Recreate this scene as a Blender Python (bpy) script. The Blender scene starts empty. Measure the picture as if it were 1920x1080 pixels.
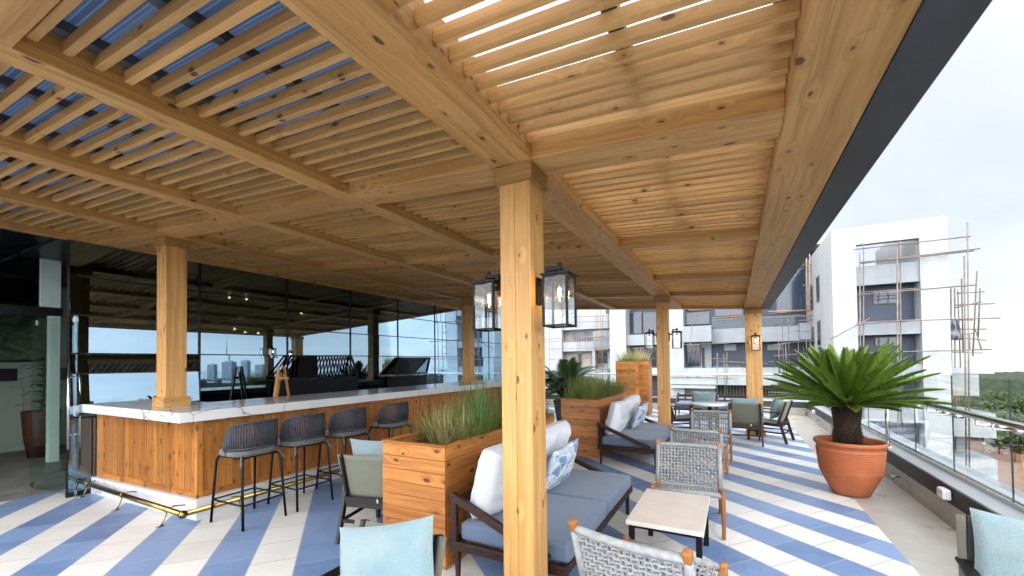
import bpy, bmesh, math, random
from math import sin, cos, pi, radians as rad, sqrt, atan2, tan
from mathutils import Vector, Matrix, noise
R = random.Random(11)
scene = bpy.context.scene
COL = scene.collection
V = Vector

# ------------------------------------------------------------------ camera
F, YAW, PITCH, ROLL, PY, H = 775.0, -0.4915, 0.0195, -0.01134, 663.5, 1.63
_fw = V((sin(YAW)*cos(PITCH), cos(YAW)*cos(PITCH), sin(PITCH)))
_rt = V((cos(YAW), -sin(YAW), 0)); _up = _rt.cross(_fw)
CR = _rt*cos(ROLL)+_up*sin(ROLL); CU = -_rt*sin(ROLL)+_up*cos(ROLL); CF = _fw
EYE = V((0, 0, H))
cam = bpy.data.cameras.new('camera'); camo = bpy.data.objects.new('camera', cam); COL.objects.link(camo)
cam.sensor_width = 36; cam.lens = F/1920*36; cam.shift_y = (PY-540)/1920; cam.clip_end = 20000; cam.clip_start = .05
m = Matrix((CR, CU, -CF)).transposed().to_4x4(); m.translation = EYE; camo.matrix_world = m
scene.camera = camo
def at(px, py, X=None, Y=None, Z=None):     # the point of the place that was surveyed at this direction
    d = CF+CR*((px-960)/F)-CU*((py-PY)/F)
    t = (X/d.x) if X is not None else (Y/d.y) if Y is not None else (Z-H)/d.z
    return EYE+d*t

# ------------------------------------------------------------------ scene graph helpers
def tag(o, label=None, cat=None, group=None, kind=None):
    if label: o['label'] = label
    if cat: o['category'] = cat
    if group: o['group'] = group
    if kind: o['kind'] = kind
    return o
def thing(name, label, cat, loc=(0, 0, 0), rz=0, group=None):
    o = bpy.data.objects.new(name, None); COL.objects.link(o); o.empty_display_size = .1
    o.location = loc; o.rotation_euler = (0, 0, rz)
    return tag(o, label, cat, group)
def copy_tree(o, parent=None):
    c = o.copy(); COL.objects.link(c)
    if parent: c.parent = parent
    for ch in [x for x in bpy.data.objects if x.parent == o]:
        copy_tree(ch, c)
    return c
class MB:
    def __init__(s): s.v = []; s.f = []; s.uv = []; s.t = []; s.sm = []
    def add(s, vs, fs, uvs=None, tone=None, smooth=False):
        b = len(s.v); s.v += [tuple(q) for q in vs]
        tone = R.random() if tone is None else tone
        for i, f in enumerate(fs):
            s.f.append([b+j for j in f]); s.t.append(tone); s.sm.append(smooth)
            if uvs: s.uv.append(uvs[i])
            else: s.uv.append([(vs[j][0]+vs[j][1]*.3, vs[j][2]+vs[j][1]*.9) for j in f])
        return s
    def hexa(s, c, grain=0, tone=None):
        # c: 8 corners ordered by (x,y,z) bits; grain = index of the axis the fibres run along
        fs = [(0, 2, 3, 1), (4, 5, 7, 6), (0, 1, 5, 4), (2, 6, 7, 3), (0, 4, 6, 2), (1, 3, 7, 5)]
        c = [V(q) for q in c]
        L = [(c[4]-c[0]).length, (c[2]-c[0]).length, (c[1]-c[0]).length]
        ru, rv = R.random()*50, R.random()*50
        def lc(i): return [L[0]*(i >> 2 & 1), L[1]*(i >> 1 & 1), L[2]*(i & 1)]
        o = [k for k in range(3) if k != grain]; uvs = []
        for k, f in enumerate(fs):
            nrm = 2-k//2 if False else (0 if k in (4, 5) else 0)
            q = []
            for i in f:
                p = lc(i); q.append((p[grain]+ru, p[o[0]]+p[o[1]]*1.0+rv))
            # end grain: no long fibres
            uvs.append(q)
        # faces: 0: x-low(0,2,3,1) 1: x-high 2: y-low 3: y-high 4: z-low 5: z-high
        for k, ax in ((0, 0), (1, 0), (2, 1), (3, 1), (4, 2), (5, 2)):
            if ax == grain:
                uvs[k] = [(lc(i)[o[0]]*.4+ru, lc(i)[o[1]]+rv) for i in fs[k]]
        return s.add(c, fs, uvs, tone)
    def box(s, x0, x1, y0, y1, z0, z1, grain=None, M=None, tone=None):
        c = [V((x, y, z)) for x in (x0, x1) for y in (y0, y1) for z in (z0, z1)]
        if grain is None:
            d = [abs(x1-x0), abs(y1-y0), abs(z1-z0)]; grain = d.index(max(d))
        if M is not None: c = [M @ q for q in c]
        return s.hexa(c, grain, tone)
    def bar(s, p0, p1, w, h, up=(0, 0, 1), w1=None, h1=None, tone=None):
        p0, p1 = V(p0), V(p1); d = (p1-p0).normalized(); up = V(up)
        if abs(d.dot(up)) > .98: up = V((0, 1, 0)) if abs(d.y) < .9 else V((1, 0, 0))
        x = d.cross(up).normalized(); u = x.cross(d)
        w1 = w if w1 is None else w1; h1 = h if h1 is None else h1
        c = []
        for p, ww, hh in ((p0, w, h), (p1, w1, h1)):
            for a in (-1, 1):
                for b in (-1, 1): c.append(p+x*(a*ww/2)+u*(b*hh/2))
        return s.hexa(c, 0, tone)
    def tube(s, pts, r, n=8, caps=True, tone=None, closed=False):
        pts = [V(p) for p in pts]; k = len(pts); rs = r if isinstance(r, (list, tuple)) else [r]*k
        vs = []; fs = []; uvs = []; ref = None; L = 0; ru = R.random()*20
        for i, p in enumerate(pts):
            a = pts[i-1] if i else (pts[-1] if closed else p); b = pts[(i+1) % k] if (i < k-1 or closed) else p
            d = (b-a).normalized()
            if ref is None:
                ref = d.orthogonal().normalized()
            ref = (ref-d*ref.dot(d)).normalized(); y = d.cross(ref)
            for j in range(n):
                t = 2*pi*j/n; vs.append(p+(ref*cos(t)+y*sin(t))*rs[i])
        m_ = k if closed else k-1
        for i in range(m_):
            i2 = (i+1) % k; dl = (pts[i2]-pts[i]).length
            for j in range(n):
                j2 = (j+1) % n
                fs.append((i*n+j, i*n+j2, i2*n+j2, i2*n+j)); w = 2*pi*max(rs[i], .002)/n
                uvs.append([(L+ru, j*w), (L+ru, (j+1)*w), (L+dl+ru, (j+1)*w), (L+dl+ru, j*w)])
            L += dl
        if caps and not closed:
            fs.append(tuple(reversed(range(n)))); uvs.append([(ru, 0)]*n)
            fs.append(tuple((k-1)*n+j for j in range(n))); uvs.append([(ru, 0)]*n)
        return s.add(vs, fs, uvs, tone, smooth=True)
    def lathe(s, prof, n=32, c=(0, 0, 0), tone=None):
        vs = []; fs = []; c = V(c)
        for r, z in prof:
            for j in range(n):
                t = 2*pi*j/n; vs.append(c+V((r*cos(t), r*sin(t), z)))
        for i in range(len(prof)-1):
            for j in range(n):
                j2 = (j+1) % n; fs.append((i*n+j, i*n+j2, (i+1)*n+j2, (i+1)*n+j))
        return s.add(vs, fs, None, tone, smooth=True)
    def surf(s, fn, nu, nv, tone=None, smooth=True, closeu=False, uvs=None):
        vs = [fn(i/nu, j/nv) for i in range(nu+1) for j in range(nv+1)]; fs = []; uv = []
        for i in range(nu):
            for j in range(nv):
                a = i*(nv+1)+j; fs.append((a, a+nv+1, a+nv+2, a+1))
                k = uvs or 1
                uv.append([(i/nu*k, j/nv*k), ((i+1)/nu*k, j/nv*k), ((i+1)/nu*k, (j+1)/nv*k), (i/nu*k, (j+1)/nv*k)])
        return s.add(vs, fs, uv, tone, smooth)
    def prism(s, pts, z0, z1, M=None, tone=None, grain=0):
        n = len(pts); vs = [V((p[0], p[1], z0)) for p in pts]+[V((p[0], p[1], z1)) for p in pts]
        uvl = [(v.x, v.y+v.z) if grain == 0 else (v.y, v.x+v.z) for v in vs]
        if M is not None: vs = [M @ q for q in vs]
        fs = [tuple(reversed(range(n))), tuple(range(n, 2*n))]+[(i, (i+1) % n, n+(i+1) % n, n+i) for i in range(n)]
        return s.add(vs, fs, [[uvl[i] for i in f] for f in fs], tone)
    def build(s, name, mt=None, parent=None, bevel=0, seg=1, solid=0, off=0, sub=0, world=False):
        me = bpy.data.meshes.new(name); me.from_pydata(s.v, [], s.f)
        ul = me.uv_layers.new(name='UVMap'); flat = []
        for u in s.uv:
            for q in u: flat += [q[0], q[1]]
        ul.data.foreach_set('uv', flat)
        at_ = me.attributes.new('tone', 'FLOAT', 'FACE'); at_.data.foreach_set('value', s.t)
        me.polygons.foreach_set('use_smooth', s.sm)
        if mt:
            me.materials.append(mt)
        me.update()
        o = bpy.data.objects.new(name, me); COL.objects.link(o)
        if parent is not None: o.parent = parent
        if solid:
            q = o.modifiers.new('solid', 'SOLIDIFY'); q.thickness = solid; q.offset = off
        if sub:
            q = o.modifiers.new('sub', 'SUBSURF'); q.levels = sub; q.render_levels = sub
        if bevel:
            q = o.modifiers.new('bevel', 'BEVEL'); q.width = bevel; q.segments = seg; q.limit_method = 'ANGLE'; q.angle_limit = rad(40)
        return o

# ------------------------------------------------------------------ materials
def srgb(r, g, b):
    f = lambda c: (c/255/12.92) if c/255 <= .04045 else ((c/255+.055)/1.055)**2.4
    return (f(r), f(g), f(b), 1)
class NT:
    def __init__(s, name):
        s.m = bpy.data.materials.new(name); s.m.use_nodes = True; s.n = s.m.node_tree.nodes; s.l = s.m.node_tree.links
        s.p = s.n['Principled BSDF']; s.out = s.n['Material Output']
    def new(s, t, **k):
        q = s.n.new(t)
        for a, b in k.items(): setattr(q, a, b)
        return q
    def ln(s, a, b): s.l.new(a, b)
    def math(s, op, a, b=None, c=None, clamp=False):
        q = s.new('ShaderNodeMath', operation=op); q.use_clamp = clamp
        for i, x in enumerate((a, b, c)):
            if x is None: continue
            if isinstance(x, (int, float)): q.inputs[i].default_value = x
            else: s.ln(x, q.inputs[i])
        return q.outputs[0]
    def mix(s, f, a, b, mode='MIX'):
        q = s.new('ShaderNodeMix', data_type='RGBA', blend_type=mode)
        for i, x in ((0, f), (6, a), (7, b)):
            if isinstance(x, (int, float)): q.inputs[i].default_value = x
            elif isinstance(x, tuple): q.inputs[i].default_value = x
            else: s.ln(x, q.inputs[i])
        return q.outputs[2]
    def coord(s, kind='Object', scale=(1, 1, 1), rot=(0, 0, 0), loc=(0, 0, 0)):
        if kind == 'UV': o = s.new('ShaderNodeUVMap').outputs[0]
        else: o = s.new('ShaderNodeTexCoord').outputs[kind]
        q = s.new('ShaderNodeMapping'); q.inputs['Scale'].default_value = scale; q.inputs['Rotation'].default_value = rot; q.inputs['Location'].default_value = loc
        s.ln(o, q.inputs[0]); return q.outputs[0]
    def noise(s, vec, scale=5, detail=4, rough=.55, dist=0):
        q = s.new('ShaderNodeTexNoise'); q.inputs['Scale'].default_value = scale; q.inputs['Detail'].default_value = detail
        q.inputs['Roughness'].default_value = rough; q.inputs['Distortion'].default_value = dist
        if vec is not None: s.ln(vec, q.inputs['Vector'])
        return q.outputs['Fac']
    def ramp(s, fac, stops, interp='LINEAR'):
        q = s.new('ShaderNodeValToRGB'); q.color_ramp.interpolation = interp
        e = q.color_ramp.elements
        while len(e) < len(stops): e.new(.5)
        for i, (p, c) in enumerate(stops):
            e[i].position = p; e[i].color = c if isinstance(c, tuple) else (c, c, c, 1)
        s.ln(fac, q.inputs[0]); return q.outputs[0]
    def bump(s, h, strength=.3, dist=.01):
        q = s.new('ShaderNodeBump'); q.inputs['Strength'].default_value = strength; q.inputs['Distance'].default_value = dist
        s.ln(h, q.inputs['Height']); s.ln(q.outputs[0], s.p.inputs['Normal'])
    def set(s, col=None, rough=None, metal=None, **k):
        for nm, x in (('Base Color', col), ('Roughness', rough), ('Metallic', metal)):
            if x is None: continue
            if isinstance(x, (int, float, tuple)): s.p.inputs[nm].default_value = x
            else: s.ln(x, s.p.inputs[nm])
        for nm, x in k.items():
            s.p.inputs[nm.replace('_', ' ')].default_value = x
        return s.m
def wood(name, light, dark, knot, rough=.5, knots=1.0, grain=26, tone=.32, knot_d=.10, contrast=1.0, kscale=4.0):
    t = NT(name); at_ = t.new('ShaderNodeAttribute', attribute_name='tone').outputs['Fac']
    wob = t.noise(t.coord('UV', (1.1, 3.0, 1)), 1.0, 2)
    uv = t.coord('UV', (1, 1, 1))
    sep = t.new('ShaderNodeSeparateXYZ'); t.ln(uv, sep.inputs[0])
    # knots bend the fibres round them
    kn = t.new('ShaderNodeTexVoronoi', feature='F1', voronoi_dimensions='2D'); kn.inputs['Scale'].default_value = 1; kn.inputs['Randomness'].default_value = 1
    t.ln(t.coord('UV', (kscale, kscale*2.1, 1)), kn.inputs['Vector'])
    kd = kn.outputs['Distance']; kc = t.new('ShaderNodeSeparateColor'); t.ln(kn.outputs['Color'], kc.inputs[0])
    pick = t.math('GREATER_THAN', kc.outputs[0], 1-.42*knots)
    near = t.math('MULTIPLY', t.math('SUBTRACT', 1, t.math('MULTIPLY', kd, 2.2), clamp=True), pick)
    cmb = t.new('ShaderNodeCombineXYZ')
    t.ln(t.math('MULTIPLY', sep.outputs[0], .9), cmb.inputs[0])
    vv = t.math('ADD', t.math('MULTIPLY', sep.outputs[1], grain), t.math('MULTIPLY', wob, 2.5))
    t.ln(t.math('ADD', vv, t.math('MULTIPLY', near, 2.6)), cmb.inputs[1]); t.ln(t.math('MULTIPLY', at_, 37), cmb.inputs[2])
    g1 = t.noise(cmb.outputs[0], 1.0, 5, .6)
    fine = t.noise(t.coord('UV', (6, 260, 1)), 1, 2)
    g = t.math('ADD', t.math('MULTIPLY', g1, .8), t.math('MULTIPLY', fine, .2))
    c = t.ramp(g, [(.5-.17/contrast, dark), (.5, tuple((a+b*1.4)/2.4 for a, b in zip(dark, light))), (.5+.12/contrast, light)])
    blot = t.noise(t.coord('UV', (1.6, 4, 1)), 1, 3)
    c = t.mix(t.math('MULTIPLY', t.math('SUBTRACT', blot, .42, clamp=True), 1.6, clamp=True), c, dark)
    lo = 1-tone; br = t.math('ADD', t.math('MULTIPLY', at_, tone*1.3), lo)
    bc = t.new('ShaderNodeCombineColor')
    for i in range(3): t.ln(br, bc.inputs[i])
    c = t.mix(1.0, c, bc.outputs[0], 'MULTIPLY')
    kw = t.noise(t.coord('UV', (30, 70, 1)), 1, 3)
    rad_k = t.math('MULTIPLY', t.math('ADD', t.math('MULTIPLY', kc.outputs[1], .85), .35), knot_d)
    kdd = t.math('ADD', kd, t.math('MULTIPLY', t.math('SUBTRACT', kw, .5), .14))
    edge = t.math('MULTIPLY', t.math('MULTIPLY', t.math('SUBTRACT', rad_k, kdd), 45, clamp=True), pick)
    halo = t.math('MULTIPLY', t.math('SUBTRACT', 1, t.math('MULTIPLY', kd, 4.6), clamp=True), pick)
    c = t.mix(t.math('MULTIPLY', halo, .55), c, tuple(x*.6 for x in dark[:3])+(1,))
    st_ = t.noise(t.coord('UV', (2.2, 14, 1)), 1, 4, .6)
    c = t.mix(t.math('MULTIPLY', t.math('SUBTRACT', st_, .64, clamp=True), 5, clamp=True), c, tuple(x*.5 for x in dark[:3])+(1,))
    c = t.mix(t.math('MULTIPLY', edge, .85), c, knot)
    strk = t.noise(t.coord('UV', (.9, 60, 1)), 1, 4, .65)
    c = t.mix(t.math('MULTIPLY', t.math('SUBTRACT', strk, .54, clamp=True), 3.2*contrast, clamp=True), c, tuple(x*.62 for x in dark[:3])+(1,))
    t.bump(g, .18, .004)
    return t.set(c, t.math('ADD', t.math('MULTIPLY', g, .2), rough-.1))
def plain(name, col, rough=.5, metal=0, var=.12, scale=6, bump=0, bscale=200, spec=.5):
    t = NT(name); n = t.noise(t.coord('Object'), scale, 5)
    a = tuple(x*(1-var) for x in col[:3])+(1,); b = tuple(min(1, x*(1+var)) for x in col[:3])+(1,)
    c = t.ramp(n, [(.3, a), (.7, b)])
    if bump: t.bump(t.noise(t.coord('Object'), bscale, 2), bump, .003)
    return t.set(c, t.math('ADD', t.math('MULTIPLY', n, .16), max(0, rough-.08)), metal, Specular_IOR_Level=spec)
def fabric(name, col, col2=None, thread=520, rough=.9, bump=.35, var=3, zig=.0):
    t = NT(name); n = t.noise(t.coord('Object'), var, 4)
    c = t.ramp(n, [(.35, col), (.65, col2 or tuple(x*.85 for x in col[:3])+(1,))])
    w1 = t.new('ShaderNodeTexWave', bands_direction='X'); w2 = t.new('ShaderNodeTexWave', bands_direction='Y')
    for w in (w1, w2):
        w.inputs['Scale'].default_value = thread/20; w.inputs['Distortion'].default_value = 1.5
        t.ln(t.coord('UV'), w.inputs['Vector'])
    h = t.math('ADD', w1.outputs['Fac'], w2.outputs['Fac'])
    zz = t.new('ShaderNodeTexWave', bands_direction='DIAGONAL', wave_profile='TRI'); zz.inputs['Scale'].default_value = thread/28; zz.inputs['Distortion'].default_value = 7; zz.inputs['Detail'].default_value = 2; zz.inputs['Detail Scale'].default_value = 2.5; t.ln(t.coord('UV'), zz.inputs['Vector'])
    c = t.mix(t.math('MULTIPLY', t.math('SUBTRACT', .75, zz.outputs['Fac'], clamp=True), zig), c, tuple(x*.62 for x in col[:3])+(1,))
    h = t.math('ADD', h, t.math('MULTIPLY', zz.outputs['Fac'], zig*2))
    c = t.mix(t.math('MULTIPLY', t.math('SUBTRACT', 1.2, h, clamp=True), .45), c, tuple(x*.7 for x in col[:3])+(1,))
    t.bump(t.math('ADD', h, t.math('MULTIPLY', t.noise(t.coord('Object'), 14, 3), 1.5)), bump, .004)
    return t.set(c, rough, Sheen_Weight=.25)
def glassmat(name, tint, refl=.0, rtint=(1, 1, 1, 1), ior=1.5, wob=0, fk=1.0):
    t = NT(name); t.n.remove(t.p)
    tr = t.new('ShaderNodeBsdfTransparent'); tr.inputs[0].default_value = tint
    gl = t.new('ShaderNodeBsdfGlossy'); gl.inputs['Color'].default_value = rtint; gl.inputs['Roughness'].default_value = 0
    fr = t.new('ShaderNodeFresnel'); fr.inputs['IOR'].default_value = ior
    f = t.math('ADD', t.math('MULTIPLY', fr.outputs[0], (1-refl)*fk), refl, clamp=True)
    if wob:
        b = t.new('ShaderNodeBump'); b.inputs['Strength'].default_value = wob; b.inputs['Distance'].default_value = .01
        t.ln(t.noise(t.coord('Object'), .7, 1), b.inputs['Height']); t.ln(b.outputs[0], gl.inputs['Normal'])
    mx = t.new('ShaderNodeMixShader'); t.ln(f, mx.inputs[0]); t.ln(tr.outputs[0], mx.inputs[1]); t.ln(gl.outputs[0], mx.inputs[2])
    t.ln(mx.outputs[0], t.out.inputs[0]); return t.m
def marble(name, base, vein, sc=2.2, rough=.16, amt=.9):
    t = NT(name); co = t.coord('Object', (1, 1, 1))
    w = t.noise(co, sc*.9, 5, .6); ad = t.new('ShaderNodeVectorMath', operation='MULTIPLY_ADD')
    nq = t.new('ShaderNodeTexNoise'); nq.inputs['Scale'].default_value = sc*1.3; nq.inputs['Detail'].default_value = 4
    t.ln(co, nq.inputs['Vector']); t.ln(nq.outputs['Color'], ad.inputs[0]); ad.inputs[1].default_value = (.55, .55, .55); t.ln(co, ad.inputs[2])
    v1 = t.new('ShaderNodeTexVoronoi', feature='DISTANCE_TO_EDGE'); v1.inputs['Scale'].default_value = sc; t.ln(ad.outputs[0], v1.inputs['Vector'])
    ln = t.ramp(v1.outputs['Distance'], [(0, 1.0), (.008, .6), (.024, 0.0)])
    msk = t.ramp(t.noise(co, sc*.8, 3), [(.46, 0.0), (.6, 1.0)])
    c = t.ramp(w, [(.3, tuple(x*.88 for x in base[:3])+(1,)), (.6, base)])
    c = t.mix(t.math('MULTIPLY', t.math('MULTIPLY', ln, msk), amt), c, vein)
    return t.set(c, rough)
def emis(name, col, st):
    t = NT(name); t.set(col, .5); t.p.inputs['Emission Color'].default_value = col; t.p.inputs['Emission Strength'].default_value = st; return t.m
def leafmat(name, a, b, trans=.25, sc=3):
    t = NT(name); at_ = t.new('ShaderNodeAttribute', attribute_name='tone').outputs['Fac']
    n = t.noise(t.coord('Object'), sc, 3)
    c = t.ramp(t.math('ADD', t.math('MULTIPLY', at_, .7), t.math('MULTIPLY', n, .3)), [(.15, a), (.85, b)])
    tl = t.new('ShaderNodeBsdfTranslucent'); t.ln(c, tl.inputs[0]); t.set(c, .5)
    mx = t.new('ShaderNodeMixShader'); mx.inputs[0].default_value = trans
    t.ln(t.p.outputs[0], mx.inputs[1]); t.ln(tl.outputs[0], mx.inputs[2]); t.ln(mx.outputs[0], t.out.inputs[0]); return t.m

M = {}
M['pine'] = wood('pine_beam', (.71, .405, .14, 1), (.53, .265, .075, 1), (.12, .05, .018, 1), .5, .8, tone=.3, contrast=1.35)
M['pine_slat'] = wood('pine_slat', (.76, .445, .16, 1), (.58, .30, .088, 1), (.12, .05, .018, 1), .55, .6, tone=.24, contrast=1.2)
M['cedar'] = wood('planter_board', (.64, .27, .068, 1), (.41, .14, .03, 1), (.09, .03, .01, 1), .38, 1.15, tone=.34, knot_d=.13, contrast=1.2)
M['barwood'] = wood('bar_board', (.58, .25, .058, 1), (.37, .125, .024, 1), (.06, .018, .006, 1), .35, 1.5, tone=.3, knot_d=.13, contrast=1.2)
M['walnut'] = wood('dark_walnut', (.055, .026, .016, 1), (.028, .013, .009, 1), (.012, .006, .004, 1), .38, .1, tone=.3)
M['blackwood'] = wood('black_wood', (.022, .018, .017, 1), (.012, .01, .009, 1), (.008, .006, .006, 1), .45, .1, tone=.3)
M['teak'] = wood('teak', (.50, .22, .065, 1), (.33, .125, .03, 1), (.2, .07, .02, 1), .42, .15, tone=.25)
M['steel_dark'] = plain('dark_steel', (.13, .145, .16, 1), .45, 0, .2, 3)
M['fascia'] = plain('fascia_steel', (.085, .09, .10, 1), .5, 0, .15, 1.5, .05, 2)
M['black'] = plain('black_powder_coat', (.010, .011, .012, 1), .45, 0, .2, 8, spec=.2)
M['brass'] = plain('aged_brass', (.32, .225, .075, 1), .33, 1, .3, 9)
M['chrome'] = plain('brushed_steel', (.62, .62, .61, 1), .25, 1, .08, 20)
M['marble'] = marble('white_marble', (.80, .80, .80, 1), (.10, .095, .095, 1), 1.7, .16, .85)
M['travertine'] = marble('travertine', (.74, .655, .58, 1), (.50, .41, .34, 1), 5, .28, .5)
M['rope'] = plain('grey_rope', (.31, .315, .315, 1), .85, 0, .2, 30, .3, 300)
M['rope_dark'] = plain('slate_rope', (.055, .061, .073, 1), .8, 0, .2, 30, .3, 250)
M['seat_grey'] = fabric('grey_seat_fabric', (.12, .123, .122, 1), (.15, .152, .152, 1))
M['sofa_blue'] = fabric('blue_grey_sofa_fabric', (.105, .15, .235, 1), (.125, .175, .26, 1), 700, .75, .15, 1.5)
M['white_fabric'] = fabric('white_cushion_fabric', (.72, .74, .78, 1), (.66, .68, .73, 1), 600, .9, .25, 5)
M['olive'] = fabric('olive_sling', (.17, .175, .125, 1), (.145, .15, .11, 1), 900, .7, .12, 2)
M['olive_dark'] = fabric('dark_olive_sling', (.045, .05, .035, 1), (.035, .04, .03, 1), 900, .7, .12, 2)
M['aqua'] = fabric('aqua_cushion_fabric', (.36, .46, .46, 1), (.20, .36, .45, 1), 700, .85, .7, 2.6, .55)
M['sage'] = fabric('sage_cushion_fabric', (.20, .29, .27, 1), (.15, .30, .35, 1), 420, .85, .4, 3, .3)
M['terracotta'] = plain('terracotta', (.46, .13, .047, 1), .7, 0, .14, 5, .12, 90)
M['soil'] = plain('soil', (.045, .028, .018, 1), .95, 0, .5, 30, .8, 60)
M['grey_pot'] = plain('slate_pot', (.07, .085, .085, 1), .55, 0, .15, 6)
M['bark'] = plain('cycad_bark', (.05, .028, .016, 1), .95, 0, .5, 25, .9, 40)
M['white_plastic'] = plain('white_plastic', (.75, .75, .76, 1), .35, 0, .03, 5)
M['cycad'] = leafmat('cycad_leaf', (.026, .07, .008, 1), (.20, .32, .03, 1), .2)
M['palm'] = leafmat('palm_leaf', (.02, .06, .014, 1), (.09, .18, .04, 1), .25)
M['grass'] = leafmat('green_blade', (.13, .20, .04, 1), (.50, .58, .19, 1), .45)
M['drygrass'] = leafmat('straw_blade', (.42, .34, .13, 1), (.72, .62, .32, 1), .4)
M['sedge'] = leafmat('bluegreen_blade', (.06, .15, .045, 1), (.20, .38, .12, 1), .35)
M['tree'] = leafmat('tree_leaf', (.025, .045, .015, 1), (.09, .13, .04, 1), .2)
M['trunk'] = plain('tree_bark', (.09, .065, .045, 1), .9, 0, .4, 3)
M['facade'] = glassmat('reflective_facade_glass', (.18, .225, .22, 1), .44, (.43, .62, .80, 1), 1.4, .02)
M['balglass'] = glassmat('balustrade_glass', (.965, .985, .98, 1), .01, (1, 1, 1, 1), 1.22, 0, .2)
M['lampglass'] = glassmat('lantern_glass', (.94, .96, .96, 1), .01, (1, 1, 1, 1), 1.35, 0, .35)
M['doorglass'] = glassmat('door_glass', (.87, .94, .91, 1), .0, (.9, 1, 1, 1), 1.4, 0, .3)
M['bulb'] = glassmat('bulb_glass', (.97, .93, .85, 1), .02, (1, 1, 1, 1), 1.3)
M['filament'] = emis('filament', (1, .55, .14, 1), 60)
M['render'] = plain('white_render', (.38, .395, .41, 1), .8, 0, .05, .3)
M['render2'] = plain('pale_grey_render', (.27, .29, .315, 1), .8, 0, .05, .4)
M['navy'] = plain('navy_wall', (.032, .046, .075, 1), .55, 0, .12, .4)
M['window'] = plain('dark_window_glass', (.03, .045, .075, 1), .08, 0, .2, .3, spec=.6)
M['windowdark'] = plain('opening_shade_paint', (.03, .032, .038, 1), .6, 0, .3, .5)  # flat dark colour that carries the shade inside openings
M['curtain'] = plain('beige_blind', (.33, .30, .25, 1), .9, 0, .12, 2)
M['pole'] = plain('scaffold_pole', (.17, .135, .12, 1), .6, 0, .35, 2)
M['timberpole'] = plain('timber_pole', (.45, .28, .15, 1), .8, 0, .3, 2)
def render_mat(name, col):
    # painted render with run-off streaks and faint panel joints
    t = NT(name); n = t.noise(t.coord('Object', (1.2, 1.2, .10)), 1, 5, .6); n2 = t.noise(t.coord('Object'), .35, 4)
    c = t.ramp(t.math('ADD', t.math('MULTIPLY', n, .55), t.math('MULTIPLY', n2, .45)), [(.34, tuple(x*.80 for x in col[:3])+(1,)), (.52, col)])
    sp = t.new('ShaderNodeSeparateXYZ'); t.ln(t.coord('Object'), sp.inputs[0])
    j = t.math('LESS_THAN', t.math('FRACT', t.math('DIVIDE', sp.outputs[2], 3.1)), .012)
    c = t.mix(t.math('MULTIPLY', j, .35), c, tuple(x*.6 for x in col[:3])+(1,))
    return t.set(c, .8)
M['render'] = render_mat('white_render', (.38, .392, .405, 1)); M['render2'] = render_mat('pale_grey_render', (.27, .29, .315, 1))
M['tarp'] = fabric('grey_tarp', (.14, .155, .18, 1), (.22, .24, .27, 1), 100, .7, .3, 3)
CLD = (9.5, 9.55, 9.6); EXPO = 2.1
# ------------------------------------------------------------------ terrace floor
def stripe_mat():
    t = NT('striped_floor_tiles'); sp = t.new('ShaderNodeSeparateXYZ'); t.ln(t.coord('Object'), sp.inputs[0])
    sa = rad(-50.1); x, y = sp.outputs[0], sp.outputs[1]
    p = t.math('ADD', t.math('MULTIPLY', x, cos(sa)), t.math('MULTIPLY', y, -sin(sa)))
    q = t.math('ADD', t.math('MULTIPLY', x, sin(sa)), t.math('MULTIPLY', y, cos(sa)))
    far = t.math('GREATER_THAN', p, 1.25)
    a = t.math('DIVIDE', t.math('ADD', p, 1.757), .3424); b = t.math('DIVIDE', t.math('ADD', p, -4.102+.337*20), .337)
    s = t.math('ADD', t.math('MULTIPLY', a, t.math('SUBTRACT', 1, far)), t.math('MULTIPLY', b, far))
    idx = t.math('FLOOR', s); fr = t.math('FRACT', s)
    blue = t.math('LESS_THAN', t.math('FLOORED_MODULO', idx, 2), .5)
    qq = t.math('ADD', t.math('DIVIDE', q, .40), t.math('MULTIPLY', idx, .37)); fq = t.math('FRACT', qq); iq = t.math('FLOOR', qq)
    ed = t.math('MINIMUM', t.math('MULTIPLY', t.math('MINIMUM', fr, t.math('SUBTRACT', 1, fr)), .34), t.math('MULTIPLY', t.math('MINIMUM', fq, t.math('SUBTRACT', 1, fq)), .40))
    grout = t.math('LESS_THAN', ed, .0046)
    cell = t.new('ShaderNodeCombineXYZ'); t.ln(idx, cell.inputs[0]); t.ln(iq, cell.inputs[1])
    wn = t.new('ShaderNodeTexWhiteNoise', noise_dimensions='3D'); t.ln(cell.outputs[0], wn.inputs[0])
    n = t.noise(t.coord('Object'), 2.2, 5, .62); n2 = t.noise(t.coord('Object'), 17, 4, .6)
    nn = t.math('ADD', t.math('ADD', t.math('MULTIPLY', n, .6), t.math('MULTIPLY', n2, .25)), t.math('MULTIPLY', wn.outputs[0], .30))
    cb = t.ramp(nn, [(.36, (.135, .22, .41, 1)), (.70, (.235, .345, .56, 1))])
    cw = t.ramp(nn, [(.3, (.66, .645, .605, 1)), (.7, (.80, .785, .75, 1))])
    c = t.mix(blue, cw, cb); gc = t.mix(blue, (.34, .32, .30, 1), (.42, .48, .60, 1))
    c = t.mix(t.math('MULTIPLY', grout, .7), c, gc)
    t.bump(t.math('ADD', t.math('MULTIPLY', grout, -1.0), t.math('MULTIPLY', n2, .12)), .12, .002)
    return t.set(c, t.math('ADD', t.math('MULTIPLY', n2, .22), .27))
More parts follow.
